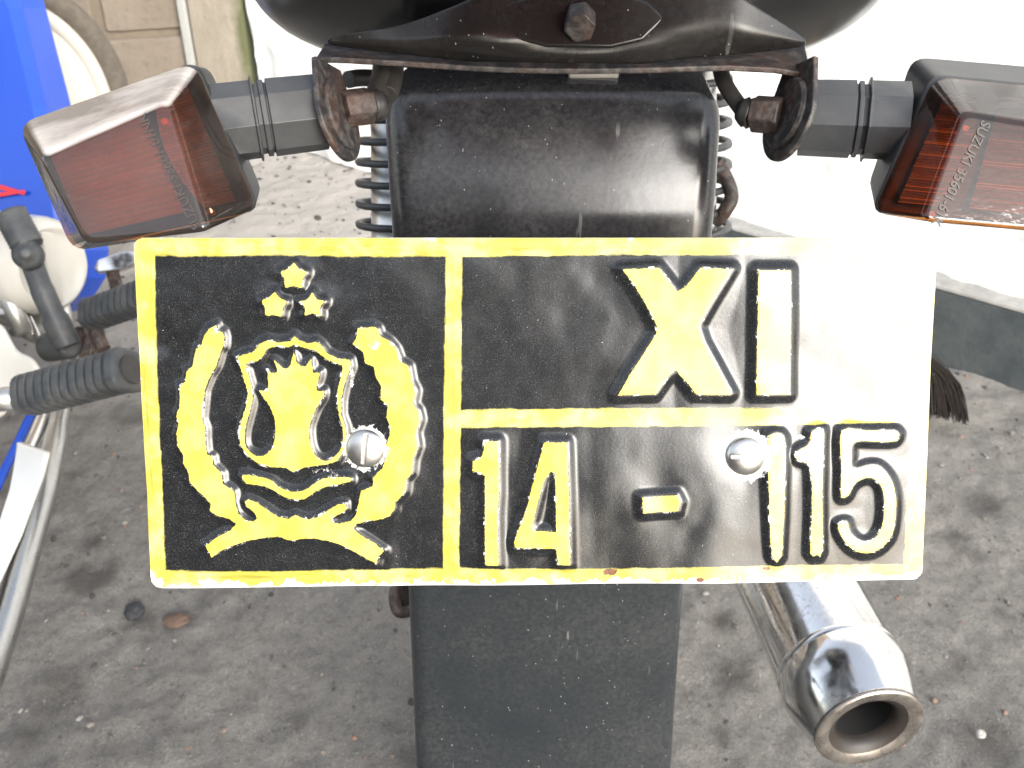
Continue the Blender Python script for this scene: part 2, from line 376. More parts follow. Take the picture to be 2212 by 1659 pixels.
mmt = Mat('mortar'); a_ = mmt.noise(30, 7); mmt.set(color=mmt.mix(a_, (.22, .18, .135), (.15, .12, .09)), rough=.9).bump(a_, .8, .006)
fr = [bw(0, -.012, 0), bw(3.2, -.012, 0), bw(3.2, -.012, 2.4), bw(0, -.012, 2.4)]; bk = [bw(0, -.16, 0), bw(3.2, -.16, 0), bw(3.2, -.16, 2.4), bw(0, -.16, 2.4)]
finish('mortar_bed', prism_bm(fr, bk), mmt.m, BW)
bl, bh, jt = .36, .190, .022
for r_ in range(11):
    z0 = -.135 + r_ * (bh + jt); t = -(.17 if r_ % 2 == 0 else .0)
    while t < 3.1:
        t0, t1 = max(t, 0.0), t + bl
        if t1 - t0 > .06:
            j = [random.uniform(-.004, .004) for _ in range(6)]; pr = random.uniform(0, .006)
            f_ = [bw(t0 + j[0], pr, z0 + j[1]), bw(t1 + j[2], pr, z0 + j[3]), bw(t1 + j[4], pr, z0 + bh + j[5]), bw(t0 + j[1], pr, z0 + bh + j[0])]
            b2 = [bw(t0, -.010, z0), bw(t1, -.010, z0), bw(t1, -.010, z0 + bh), bw(t0, -.010, z0 + bh)]
            finish('block', prism_bm(f_, b2), mbk.m, BW, bevel=.006, seg=2)
        t += bl + jt

# unseen dark boards added behind the camera, sized to darken the paint's reflections
b_screen = thing('added_board_screen', 'unseen dark board screen added behind the photographer to darken reflections in the black paint', 'added screen', (-2.4, -2.1, 0))
m_ = Mat('old_boards'); oi_ = m_.n.new('ShaderNodeObjectInfo'); g_ = m_.noise(6, 7, .7, stretch=(6, 6, .4))
m_.set(color=m_.mix(g_, (.075, .060, .056), (.19, .135, .12)), rough=.8).bump(g_, .5, .004)
for i in range(17):
    w_ = .30; x_ = -2.4 + i * (w_ + .012)
    finish('board', box_bm((x_, random.uniform(-.006, .006), 0.975), w_, .03, 1.95), m_.m, b_screen, bevel=.004, seg=2)
finish('screen_rail', box_bm((0, .03, 2.02), 5.2, .12, .12), m_.m, b_screen, bevel=.006, seg=2)

# palm fibre broom standing by the plinth
def broom():
    c = gp(2030, 900); c.z = 0
    t = thing('broom', 'dark palm-fibre broom head resting on the ground before the grey plinth', 'broom', c)
    bm = bmesh.new(); n = 260
    top = P(1990, 790, 1.62) - c; b0 = P(1975, 885, 1.62) - c; b1 = P(2085, 905, 1.60) - c
    for i in range(n):
        u = random.random(); w = random.uniform(-.018, .018)
        e = b0.lerp(b1, u) + Vector((0, w, random.uniform(-.004, .012))); s0 = top + Vector((random.uniform(-.012, .012) + (u - .5) * .01, w * .4, random.uniform(-.004, .02)))
        mid = s0.lerp(e, .55) + Vector((.012 * (u - .2), 0, .014))
        tube_bm(curve_pts([s0, mid, e], 3), .0012, 3, bm)
    mb = Mat('palm_fibre'); mb.set(color=mb.mix(mb.noise(200), (.015, .013, .012), (.07, .055, .045)), rough=.7)
    finish('bristles', bm, mb.m, t)
    hb = tube_bm([top + Vector((-.005, 0, .0)), P(1850, 590, 1.70) - c], .011, 10)
    mh = Mat('bamboo'); mh.set(color=(.35, .24, .12), rough=.6); finish('handle', hb, mh.m, t, smooth=True)
broom()

# single stones and chips that can be told apart
def stone(name, x, y, w, h, col, label, cat, flat=.6, group=None):
    c = gp(x, y); c.z = 0; d = (c - CAM).dot(FW); rx = w / 2 / 2212 * d; ry = h / 2 / 2212 * d * 1.3
    bm = bmesh.new(); bmesh.ops.create_icosphere(bm, subdivisions=3, radius=1)
    sd = random.randint(0, 999)
    for v in bm.verts:
        k = 1 + .45 * (vnoise(np.array(v.co.x + 3.1 * sd), np.array(v.co.y + v.co.z * 1.7), 1.6, sd) - .5)
        v.co = Vector((v.co.x * rx * k, v.co.y * ry * k, v.co.z * min(rx, ry) * flat * k))
    m = Mat(name + '_stone'); n_ = m.noise(120, 6); m.set(color=m.mix(n_, col, tuple(min(1, q * 1.9) for q in col)), rough=.8).bump(n_, .8, .003)
    me = bpy.data.meshes.new(name); bm.to_mesh(me); bm.free(); o = link(name, me, m.m); o.location = c + Vector((0, 0, min(rx, ry) * flat * .5))
    tag(o, label, cat, group); return o
stone('stone', 290, 1324, 42, 34, (.022, .023, .026), 'small black stone below the lower left corner of the plate', 'stone')
stone('stone', 383, 1345, 56, 30, (.085, .055, .040), 'brown crumbly stone right of the small black one', 'stone')
stone('brick_chip', 466, 1308, 22, 9, (.34, .14, .06), 'flat orange brick chip on the ground below the plate', 'brick chip', .4)
stone('brick_chip', 404, 1625, 10, 20, (.32, .12, .05), 'upright orange chip at the bottom left of the ground', 'brick chip', .4)
stone('stone', 1775, 1592, 16, 14, (.3, .28, .25), 'pale grey pebble below the muffler tip, left side', 'stone')
stone('stone', 1898 + 220, 1588, 20, 18, (.36, .34, .31), 'pale pebble on the ground right of the muffler tip', 'stone')

# =================================================================== MOTORCYCLE (near)
bike = thing('motorcycle', 'rear of a motorcycle with a black and yellow embossed number plate and amber turn signals', 'motorcycle', (0.018, .45, 0))
BO = Vector((0.018, .45, 0))
def part(name, bm, mat, parent=None, **k):
    o = finish(name, bm, mat, parent or bike, **k); o.matrix_parent_inverse = Matrix.Translation(-BO); return o

# ---- rear fender: U section swept down
XC = .018
def fender(name, rows, mat, depth_side, parent=None, crease=None):
    bm = bmesh.new(); R_ = []
    for (c, nrm, hw, rad, bulge) in rows:
        hw = hw * 1.012; rad = rad * .92
        n = Vector(nrm).normalized(); fwd = -n
        ring = []
        # from left side bottom -> left corner -> face -> right
        ring.append((-hw, depth_side)); ring.append((-hw, depth_side * .5)); ring.append((-hw, rad))
        for k in range(1, 8):
            a = math.pi / 2 * k / 8; ring.append((-hw + rad - rad * math.cos(a), rad - rad * math.sin(a)))
        for k in range(0, 13):
            u = -1 + 2 * k / 12; ring.append((u * (hw - rad), -bulge * (1 - u * u)))
        for k in range(7, 0, -1):
            a = math.pi / 2 * k / 8; ring.append((hw - rad + rad * math.cos(a), rad - rad * math.sin(a)))
        ring.append((hw, rad)); ring.append((hw, depth_side * .5)); ring.append((hw, depth_side))
        R_.append([bm.verts.new(c + Vector((1, 0, 0)) * x + fwd * dd) for x, dd in ring])
    for i in range(len(R_) - 1):
        for k in range(len(R_[0]) - 1): bm.faces.new((R_[i][k], R_[i][k + 1], R_[i + 1][k + 1], R_[i + 1][k]))
    return part(name, bm, mat, parent, smooth=True, solid=.0014)
keyp = [(140, .462, .140, .014), (172, .452, .142, .013), (200, .4455, .1435, .0125), (250, .4445, .145, .0115), (330, .4455, .1435, .011), (420, .4475, .142, .011), (510, .4515, .1405, .011), (700, .468, .1395, .011), (900, .495, .141, .011), (1100, .521, .143, .011), (1290, .541, .1440, .011), (1480, .560, .1435, .011), (1700, .579, .1425, .011), (1800, .586, .141, .011)]
rows = []
pts = [(P(1190, y, d), w / 2, r_) for y, d, w, r_ in keyp]
dense = []
for i in range(len(pts) - 1):
    for k in range(5):
        t = k / 5; p0 = pts[max(i - 1, 0)]; p1 = pts[i]; p2 = pts[i + 1]; p3 = pts[min(i + 2, len(pts) - 1)]
        cr = lambda a, b, c, d_: 0.5 * (2 * b + (c - a) * t + (2 * a - 5 * b + 4 * c - d_) * t * t + (3 * b - a - 3 * c + d_) * t ** 3)
        dense.append((cr(p0[0], p1[0], p2[0], p3[0]), cr(p0[1], p1[1], p2[1], p3[1]), cr(p0[2], p1[2], p2[2], p3[2])))
dense.append(pts[-1])
for i, (c, hw, rad) in enumerate(dense):
    a = dense[max(i - 1, 0)][0]; b = dense[min(i + 1, len(dense) - 1)][0]; t = (b - a); t.x = 0; t.normalize()
    nrm = Vector((1, 0, 0)).cross(t); nrm = -nrm if nrm.y > 0 else nrm
    rows.append((Vector((XC, c.y, c.z)), nrm, hw, rad, .0020))
cut = 5 * 7 + 2
f1 = fender('fender', rows[:cut], M_fender, .042)
f2 = fender('fender_flap', rows[cut - 1:], M_flap, .034)
M_edge_glint = metal('edge_glint_metal', (.55, .54, .52), .2, .6, (.08, .07, .06))  # pale metal bead added to draw the bright highlight along the fender edges
for sgn in (-1, 1):
    pts_e = [c + Vector((sgn * (hw * 1.012 + .0006), 0, 0)) - Vector(n).normalized() * (.036 if i < cut else .031) for i, (c, n, hw, rad, b) in enumerate(rows[6:])]
    part('edge_glint', tube_bm(pts_e, .0013, 8), M_edge_glint, smooth=True)
# chromed strip peeking along the fender side and mounting lug above
part('fender_lug', box_bm(P(1282, 148, .448), .022, .006, .008), M_steel, bevel=.001)

# ---- rear wheel hidden behind the fender
WC = Vector((XC, .70, .30))
def ring_pts(c, r, n, ax=(1, 0, 0)):
    x, y, a = basis(ax); return [Vector(c) + (x * math.cos(2 * math.pi * k / n) + y * math.sin(2 * math.pi * k / n)) * r for k in range(n)]
rw = part('rear_wheel', tube_bm(ring_pts(WC, .215, 64), .016, 12, closed=True), M_steel, smooth=True)
ty = part('tyre', tube_bm(ring_pts(WC, .258, 72), .043, 16, closed=True), M_rubber, rw, smooth=True); ty.matrix_parent_inverse = Matrix.Identity(4)
hub = part('hub', lathe_bm([(-.06, .03), (-.05, .05), (.05, .05), (.06, .03)], WC, (1, 0, 0)), M_alu, rw, smooth=True); hub.matrix_parent_inverse = Matrix.Identity(4)
bm = bmesh.new()
for k in range(18):
    a = 2 * math.pi * k / 18; tube_bm([WC + Vector((.02 * (-1) ** k, math.cos(a) * .045, math.sin(a) * .045)), WC + Vector((0, math.cos(a + .2) * .21, math.sin(a + .2) * .21))], .002, 5, bm)
sp = part('spokes', bm, M_steel, rw); sp.matrix_parent_inverse = Matrix.Identity(4)

# ---- shock absorbers either side
def shock(sx, px, py0, name='shock_absorber'):
    top = P(px, py0, .56); bot = P(px - 6 * sx, 900, .62)
    ax = (bot - top); L = ax.length; ax.normalize()
    body = part(name, lathe_bm([(0, .0205), (L * .8, .0205), (L * .8, .022), (L, .022)], top, ax, 24), M_steel, smooth=True)
    x, y, a = basis(ax); turns = L / .0115; N = int(turns * 18); r = .0275
    bm = tube_bm([top + a * (L * i / N) + (x * math.cos(2 * math.pi * i / 18) + y * math.sin(2 * math.pi * i / 18)) * r for i in range(N + 1)], .0021, 8)
    s_ = part('spring', bm, M_stalk, body, smooth=True); s_.matrix_parent_inverse = Matrix.Identity(4)
shock(1, 882, 215); shock(-1, 1466, 150)
part('frame_tube', tube_bm(curve_pts([P(752, 172, .50), P(790, 168, .51), P(900, 175, .55), P(1000, 180, .60)], 5), .0042, 12), M_cable, smooth=True)
# rusty lever end beside the fender on the right, brass coloured fitting below the plate on the left
bm = tube_bm(curve_pts([P(1545, 350, .56), P(1568, 385, .56), P(1580, 425, .56), P(1566, 455, .56), P(1550, 475, .57)], 5), .0040, 10)
part('lever_hook', bm, M_rust, smooth=True)
bm = tube_bm(curve_pts([P(862, 1255, .60), P(852, 1290, .60), P(862, 1322, .60), P(890, 1318, .60)], 5), .0035, 10)
part('chain_guard_end', bm, M_rust, smooth=True)
part('chain_guard', prism_bm([P(846, 1240, .61), P(900, 1240, .61), P(900, 1325, .61), P(864, 1330, .61)], [P(846, 1240, .63), P(900, 1240, .63), P(900, 1325, .63), P(864, 1330, .63)]), M_rust, bevel=.002)
part('swing_arm', tube_bm([P(905, 1250, .66), P(960, 1150, 1.0)], .016, 16), M_steel, smooth=True)

# ---- tail cowl body
def superellipsoid(cx, cy, d, a_px, b_px, depth, n=3.0, e=2.6):
    c = P(cx, cy, d); A = a_px / 2212 * d; B = b_px / 2212 * d
    bm = bmesh.new(); NU, NV = 96, 48; rows_ = []
    f = lambda v, p: math.copysign(abs(v) ** p, v)
    for j in range(1, NV):
        ph = -math.pi / 2 + math.pi * j / NV
        rows_.append([bm.verts.new(c + RT * (A * f(math.cos(ph), 2 / e) * f(math.cos(2 * math.pi * i / NU), 2 / n)) + UP * (B * f(math.cos(ph), 2 / e) * f(math.sin(2 * math.pi * i / NU), 2 / n)) + FW * (depth * f(math.sin(ph), 2 / e))) for i in range(NU)])
    for j in range(len(rows_) - 1):
        for i in range(NU): bm.faces.new((rows_[j][i], rows_[j][(i + 1) % NU], rows_[j + 1][(i + 1) % NU], rows_[j + 1][i]))
    bm.faces.new(rows_[0]); bm.faces.new(rows_[-1]); return bm
part('tail_cowl', superellipsoid(1225, -100, .475, 700, 212, .085), M_lampblack, smooth=True)

# ---- stamped lamp bracket
xs_b = [706, 740, 800, 850, 900, 960, 1030, 1093, 1180, 1259, 1320, 1380, 1450, 1508, 1560, 1600, 1650, 1700, 1742]
yb = [92, 98, 106, 113, 118, 126, 134, 141, 144, 145, 142, 138, 130, 124, 120, 115, 110, 103, 96]
yt = [86, 74, 66, 60, 46, 22, -8, -40, -60, -60, -60, -60, -60, -60, -40, -6, 26, 58, 88]
bm = bmesh.new(); G = []
NR = 14
for i, x in enumerate(xs_b):
    row = []
    for j in range(NR + 1):
        t = j / NR; y = yb[i] * (1 - t) + yt[i] * t
        dist = .386 - .010 * math.sin(min(1, t * 2.0) * math.pi / 2) * min(1, (yb[i] - yt[i]) / 120)
        q = ((x - 1250) / 215) ** 2 + ((y - 20) / 95) ** 2
        dist += .0045 * max(0, 1 - q) ** .6 if q < 1 else 0     # recess around the bolt
        dist += .004 * math.sin(x / 70.0) * t * .5
        row.append(bm.verts.new(P(x, y, dist)))
    G.append(row)
for i in range(len(G) - 1):
    for j in range(NR): bm.faces.new((G[i][j], G[i + 1][j], G[i + 1][j + 1], G[i][j + 1]))
part('lamp_bracket', bm, M_bracketgloss, smooth=True, solid=.002, subsurf=2)
# flat flange under it, dusty from above
top_f = [(706, 86), (800, 100), (960, 118), (1093, 134), (1259, 136), (1400, 126), (1560, 112), (1702, 96), (1738, 92)]
bot_f = [(682, 124), (734, 124), (872, 132), (1038, 143), (1150, 147), (1259, 148), (1400, 146), (1575, 141), (1674, 146), (1752, 160)]
fl = [P(x, y, .402) for x, y in top_f] + [P(x, y, .381) for x, y in bot_f[::-1]]
down = Vector((0, 0, -.0022))
part('flange', prism_bm(fl, [p + down for p in fl]), M_bracket, bevel=.0006)
# octagonal pad and bolt
pad = [(1062, 35), (1100, 2), (1180, -18), (1330, -18), (1400, 2), (1440, 40), (1390, 88), (1320, 104), (1180, 102), (1110, 84)]
part('bolt_pad', prism_bm([P(x, y, .3775) for x, y in pad], [P(x, y, .3835) for x, y in pad]), M_bracketgloss, bevel=.0015)
ax = (P(1250, 110, .355) - P(1253, 40, .372)).normalized()
A = P(1253, 44, .377)
hb = part('bolt', lathe_bm([(-.004, .0060), (.0065, .0060)], A, ax, 6, ref=(1, 0, .25)), M_bracket, bevel=.0008)
part('tail_lamp', box_bm((XC, .315, .930), .15, .095, .070), M_redlens, bevel=.012, seg=5)

# ---- turn signals
def tri_hull(front, back):            # lens: open at the back
    bm = bmesh.new(); a = [bm.verts.new(p) for p in front]; b = [bm.verts.new(p) for p in back]
    bm.faces.new(a); n = len(a)
    for i in range(n): bm.faces.new((a[i], b[i], b[(i + 1) % n], a[(i + 1) % n]))
    return bm
def rounded(quad, r, n=4):            # rounded version of a pixel outline
    out = []; q = [Vector(p).to_2d() if len(p) > 2 else Vector(p) for p in quad]; N = len(q)
    for i in range(N):
        p = q[i]; a = (q[i - 1] - p); b = (q[(i + 1) % N] - p); ra = min(r, a.length * .45, b.length * .45)
        s_ = p + a.normalized() * ra; e = p + b.normalized() * ra
        for k in range(n + 1):
            t = k / n; out.append(tuple((1 - t) ** 2 * s_ + 2 * t * (1 - t) * p + t * t * e))
    return out
def text_mesh(txt, size, mat, name, origin, xdir, ydir, parent, ext=.00015, spacing=1.0):
    cu = bpy.data.curves.new('t', 'FONT'); cu.body = txt; cu.size = size; cu.extrude = ext; cu.space_character = spacing; cu.align_x = 'LEFT'; cu.offset = .00004; cu.resolution_u = 3
    ob = bpy.data.objects.new('t', cu); COL.objects.link(ob); dg = bpy.context.evaluated_depsgraph_get(); dg.update()
    me = bpy.data.meshes.new_from_object(ob.evaluated_get(dg)); bpy.data.objects.remove(ob)
    x = Vector(xdir).normalized(); z = x.cross(Vector(ydir)).normalized(); y = z.cross(x)
    M = Matrix((x, y, z)).transposed().to_4x4(); M.translation = Vector(origin); me.transform(M)
    me.materials.clear(); o = link(name, me, mat, parent); return o
def turn_signal(side, B, F, dB, dF, rear, dR, textinfo, stalk, name='turn_signal'):
    # B back outline of lens, F front face outline, rear outline of housing
    hz = part(name, prism_bm([P(x, y, dB + .0006) for x, y in rounded(rear[0], 34)], [P(x, y, dR) for x, y in rounded(rear[1], 34)]), M_house, bevel=.0035, seg=4, angle=50)
    Br = rounded(B, 40, 5); Fr = rounded(F, 26, 5)
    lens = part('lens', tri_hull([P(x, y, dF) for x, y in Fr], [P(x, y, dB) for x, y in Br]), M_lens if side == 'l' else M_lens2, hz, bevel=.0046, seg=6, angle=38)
    lens.matrix_parent_inverse = Matrix.Identity(4)
    # ribbed reflector inside
    q = [Vector(p) for p in B]; cx = sum(p.x for p in q) / 4; cy = sum(p.y for p in q) / 4
    q = [Vector((cx + (p.x - cx) * .85, cy + (p.y - cy) * .86)) for p in q]
    for (ua, ub, arc, rows_n, name_) in (((.02, .66, 0, 22, 'reflector'), (.80, .985, .10, 40, 'side_reflector')) if side == 'l' else ((.38, .99, 0, 22, 'reflector'), (.02, .20, -.10, 40, 'side_reflector'))):
        bm = bmesh.new(); NU, NV = 16, 160; g = []
        for j in range(NV + 1):
            v = .03 + .94 * j / NV; row = []
            for i in range(NU + 1):
                bow = arc * (1 - (2 * v - 1) ** 2)
                a0 = ua - (bow if arc > 0 else 0); b0 = ub - (bow if arc < 0 else 0)
                u = a0 + (b0 - a0) * i / NU; p = (q[0] * (1 - u) + q[1] * u) * (1 - v) + (q[3] * (1 - u) + q[2] * u) * v
                rib = abs(((v * rows_n) % 1) - .5) * 2
                row.append(bm.verts.new(P(p.x, p.y, dB - .0012 - .005 * max(abs(2 * v - 1) - .6, 0) - rib * .0012 * 22 / rows_n)))
            g.append(row)
        for j in range(NV):
            for i in range(NU): bm.faces.new((g[j][i], g[j][i + 1], g[j + 1][i + 1], g[j + 1][i]))
        rf = part(name_, bm, M_reflector if side == 'l' else M_reflector2, hz, smooth=False); rf.matrix_parent_inverse = Matrix.Identity(4)
    txt, o0, o1, size, updir, pegs = textinfo
    a = P(*o0, dF - .0002); b = P(*o1, dF - .0002)
    yd = UP * (-updir[1]) + RT * updir[0]
    tm = text_mesh(txt, size, M_text, 'lettering', a, b - a, yd, hz); tm.matrix_parent_inverse = Matrix.Translation(-BO) @ Matrix.Identity(4)
    tm.matrix_parent_inverse = Matrix.Identity(4)
    for (x, y) in pegs:
        pg = part('peg', lathe_bm([(0, .0011), (.004, .0011)], P(x, y, dF + .0035), FW, 16), M_peg, hz); pg.matrix_parent_inverse = Matrix.Identity(4)
    # stalk: octagonal tube with two grooves, tab, nut, boot
    (s0, s1, dS0, dS1, rpx) = stalk
    A = P(*s0, dS0); Bp = P(*s1, dS1); ax = Bp - A; L = ax.length
    r = rpx / 2212 * dS0
    prof = [(0, r * 1.0), (.0002, r), (L * .36, r), (L * .365, r * 1.08), (L * .385, r * 1.08), (L * .39, r * .90), (L * .43, r * .90), (L * .435, r * .98), (L * .48, r * .98), (L * .485, r * .90), (L * .50, r * .90), (L * .505, r * 1.0), (L, r * .98)]
    st = part('stalk', lathe_bm(prof, A, ax, 8, ref=tuple(UP * math.cos(R(22.5)) + FW * math.sin(R(22.5)))), M_stalk, hz, bevel=.0007, seg=2, angle=25); st.matrix_parent_inverse = Matrix.Identity(4)
    return hz
# left
turn_signal('l',
    B=[(38, 268), (420, 134), (558, 456), (158, 545)], F=[(84, 338), (366, 214), (452, 502), (186, 528)], dB=.364, dF=.338,
    rear=([(42, 268), (424, 130), (562, 458), (160, 543)], [(130, 235), (452, 138), (572, 420), (230, 500)]), dR=.398,
    textinfo=('SUZUKI 33801-01NK', (436, 490), (314, 244), .0047, (-1, .45), [(355, 262), (451, 456)]),
    stalk=((465, 268), (700, 242), .378, .386, 84))
# right
turn_signal('r',
    B=[(2018, 166), (2400, 202), (2392, 510), (1884, 462)], F=[(2078, 240), (2380, 290), (2372, 512), (1988, 478)], dB=.364, dF=.338,
    rear=([(2014, 162), (2396, 200), (2388, 508), (1880, 464)], [(1968, 120), (2330, 150), (2330, 450), (1870, 410)]), dR=.398,
    textinfo=('SUZUKI 35601-61K', (2122, 258), (2010, 484), .0047, (1, .45), [(2087, 277), (2014, 462)]),
    stalk=((1958, 262), (1730, 255), .378, .386, 84))
# mounting tabs (round tongue hanging from the flange), nuts, boots and leads
def tab(side, cx, top_y, bot_y, w, d, tilt):
    c0 = P(cx, (top_y + bot_y) / 2 + 10, d)
    v = (UP * math.cos(R(12)) + RT * side * math.sin(R(12))).normalized(); nx = Vector((-side, -.30, 0)); nx = (nx - v * nx.dot(v)).normalized(); h = nx.cross(v)   # tongue faces inwards
    Rr = .0178
    out = []
    for k in range(25):
        a = math.pi + math.pi * k / 24; out.append((math.cos(a) * Rr, math.sin(a) * Rr))
    out += [(Rr * .62, .0195), (-Rr * .62, .0195)]
    fr = [c0 + h * x + v * y + nx * .0011 for x, y in out]; bk = [c0 + h * x + v * y - nx * .0011 for x, y in out]
    part('signal_tab', prism_bm(fr, bk), M_bracket, bevel=.0006)
    part('washer', lathe_bm([(0, .0135), (.001, .0135), (.0018, .0125), (.0018, .006)], c0 + nx * .0012, nx, 40, ref=(0, 1, 0)), M_bracket, smooth=False)
    return c0, nx
cL, nL = tab(-1, 728, 130, 345, 60, .384, R(2))
cR, nR = tab(1, 1706, 130, 345, 60, .384, R(2))
def nut(A, B_, r, name='nut'):
    ax = B_ - A; part(name, lathe_bm([(0, r), (ax.length, r)], A, ax, 6, ref=tuple(UP)), M_rust, bevel=.0008, seg=2)
nut(P(738, 236, .386), P(800, 228, .392), .0072)
nut(P(1690, 250, .386), P(1628, 246, .392), .0072)
part('boot', lathe_bm([(0, .0052), (.001, .006), (.002, .0052), (.003, .0058), (.0045, .0048), (.006, .0035)], P(802, 228, .392), P(830, 224, .394) - P(802, 228, .392), 20), M_cable, smooth=True)
part('boot', lathe_bm([(0, .0052), (.001, .006), (.002, .0052), (.003, .0058), (.0045, .0048), (.006, .0035)], P(1626, 246, .392), P(1600, 240, .394) - P(1626, 246, .392), 20), M_cable, smooth=True)
part('cable', tube_bm(curve_pts([P(1608, 243, .394), P(1592, 222, .397), P(1568, 185, .402), P(1556, 148, .408), P(1552, 110, .415)], 6), .0032, 12), M_cable, smooth=True)
part('cable', tube_bm(curve_pts([P(815, 246, .395), P(812, 215, .398), P(828, 170, .405), P(832, 110, .415)], 6), .0048, 12), M_cable, smooth=True)
part('cable', tube_bm(curve_pts([P(836, 205, .40), P(846, 180, .404), P(852, 140, .41), P(852, 105, .415)], 6), .0040, 12), M_cable, smooth=True)

# ---- exhaust
E0 = P(1808, 1436, .695); E1 = P(1878, 1574, .652); eax = (E1 - E0).normalized()
E_top = E0 - eax * .55
mu = part('muffler', lathe_bm([(-.5, .030), (-.40, .0415), (0, .0415), (.0008, .0426), (.005, .0426), (.0058, .0415)], E0, eax, 96), M_chrome, smooth=True)
L_ = (E1 - E0).length
cap = part('muffler_cap', lathe_bm([(.0055, .0424), (.014, .0438), (.022, .0434), (L_ * .62, .0405), (L_ * .85, .0372), (L_ * .95, .0355)], E0, eax, 96, caps=False), M_chrome, mu, smooth=True); cap.matrix_parent_inverse = Matrix.Identity(4)
M_throat = plastic('burnt_throat', (.020, .017, .015), .5, .6, (.06, .042, .03))
lip = []
for k in range(17):
    a = -math.pi * .5 + math.pi * 1.25 * k / 16
lipprof = [(L_ * .945, .0350), (L_ * .955, .0345), (L_ * .965, .0352), (L_ * .985, .0357), (L_ * 1.005, .0354), (L_ * 1.018, .0338), (L_ * 1.014, .0310), (L_ * 1.000, .0280), (L_ * .985, .0262)]
lp = part('outlet_ring', lathe_bm(lipprof, E0, eax, 96, caps=False), M_soot, mu, smooth=True); lp.matrix_parent_inverse = Matrix.Identity(4)
tc = part('throat', lathe_bm([(L_ * .9851, .02615), (L_ * .95, .0232), (L_ * .91, .0208), (L_ * .85, .0197), (L_ * .80, .0192)], E0, eax, 96, caps=False), M_throat, mu, smooth=True); tc.matrix_parent_inverse = Matrix.Identity(4)
inn = part('outlet_pipe', lathe_bm([(L_ * .81, .0191), (L_ * .1, .0191), (L_ * .1, .001)], E0, eax, 64, caps=False), M_dark, mu, smooth=True); inn.matrix_parent_inverse = Matrix.Identity(4)

# =================================================================== NUMBER PLATE
pTL, pTR, pBR, pBL = (288, 514), (2028, 514), (1996, 1255), (327, 1270)
wTL = P(*pTL, .3178); wTR = P(*pTR, .3178); wBL = P(*pBL, .3313); wBR = P(*pBR, .3313)
PO = (wTL + wTR + wBL + wBR) / 4
ex = (wTR - wTL).normalized(); ey = ((wTL + wTR) - (wBL + wBR)); ey = (ey - ex * ey.dot(ex)).normalized(); en = ex.cross(ey).normalized()   # en: towards the camera
def to_uv(x, y):                      # pixel -> plate millimetres
    d = FW + RT * ((x - 1106) / 2212) - UP * ((y - 829.5) / 2212); t = (PO - CAM).dot(en) / d.dot(en); q = CAM + d * t - PO
    return (q.dot(ex) * 1000, q.dot(ey) * 1000)
Z1 = lambda x, y: to_uv(288 + x * .4775, 504 + y * .4775)
Z2 = lambda x, y: to_uv(936 + x * .5078, 504 + y * .5078)
def poly(zf, s):
    v = [float(q) for q in s.replace(',', ' ').split()]; return np.array([zf(v[i], v[i + 1]) for i in range(0, len(v), 2)])
NXp, NYp = 900, 392
cs = [np.array(to_uv(*p)) for p in (pTL, pTR, pBR, pBL)]
s_, t_ = np.meshgrid(np.linspace(0, 1, NXp), np.linspace(0, 1, NYp))       # t from top to bottom
U = (cs[0][0] * (1 - s_) + cs[1][0] * s_) * (1 - t_) + (cs[3][0] * (1 - s_) + cs[2][0] * s_) * t_
V = (cs[0][1] * (1 - s_) + cs[1][1] * s_) * (1 - t_) + (cs[3][1] * (1 - s_) + cs[2][1] * s_) * t_
def smooth_poly(p, n=4):
    out = []; N = len(p)
    for i in range(N):
        p0, p1, p2, p3 = p[i - 1], p[i], p[(i + 1) % N], p[(i + 2) % N]
        for k in range(n):
            t = k / n; out.append(.5 * (2 * p1 + (p2 - p0) * t + (2 * p0 - 5 * p1 + 4 * p2 - p3) * t * t + (3 * p1 - p0 - 3 * p2 + p3) * t ** 3))
    return np.array(out)
BIG = 30.0
def sdf(p):                           # >0 inside, mm
    d = np.full(U.shape, BIG); x0, y0 = p.min(0) - 9; x1, y1 = p.max(0) + 9
    sel = (U > x0) & (U < x1) & (V > y0) & (V < y1); u = U[sel]; v = V[sel]
    dd = np.full(u.shape, 1e9); ins = np.zeros(u.shape, bool)
    for i in range(len(p)):
        ax_, ay_ = p[i - 1]; bx, by = p[i]; ex_, ey_ = bx - ax_, by - ay_; L2 = ex_ * ex_ + ey_ * ey_ + 1e-12
        t = np.clip(((u - ax_) * ex_ + (v - ay_) * ey_) / L2, 0, 1)
        dd = np.minimum(dd, (u - ax_ - t * ex_) ** 2 + (v - ay_ - t * ey_) ** 2)
        c = (ay_ > v) != (by > v)
        xi = ax_ + (v - ay_) * ex_ / (ey_ if abs(ey_) > 1e-9 else 1e-9)
        ins ^= c & (u < xi)
    d = np.full(U.shape, -BIG); d[sel] = np.where(ins, 1, -1) * np.sqrt(dd); return d
def star(cx, cy, Ro, Ri, rot):
    pts_ = []
    for k in range(10):
        r = Ro if k % 2 == 0 else Ri; a = -math.pi / 2 + rot + k * math.pi / 5; pts_.append(Z1(cx + r * math.cos(a), cy + r * math.sin(a)))
    return np.array(pts_)
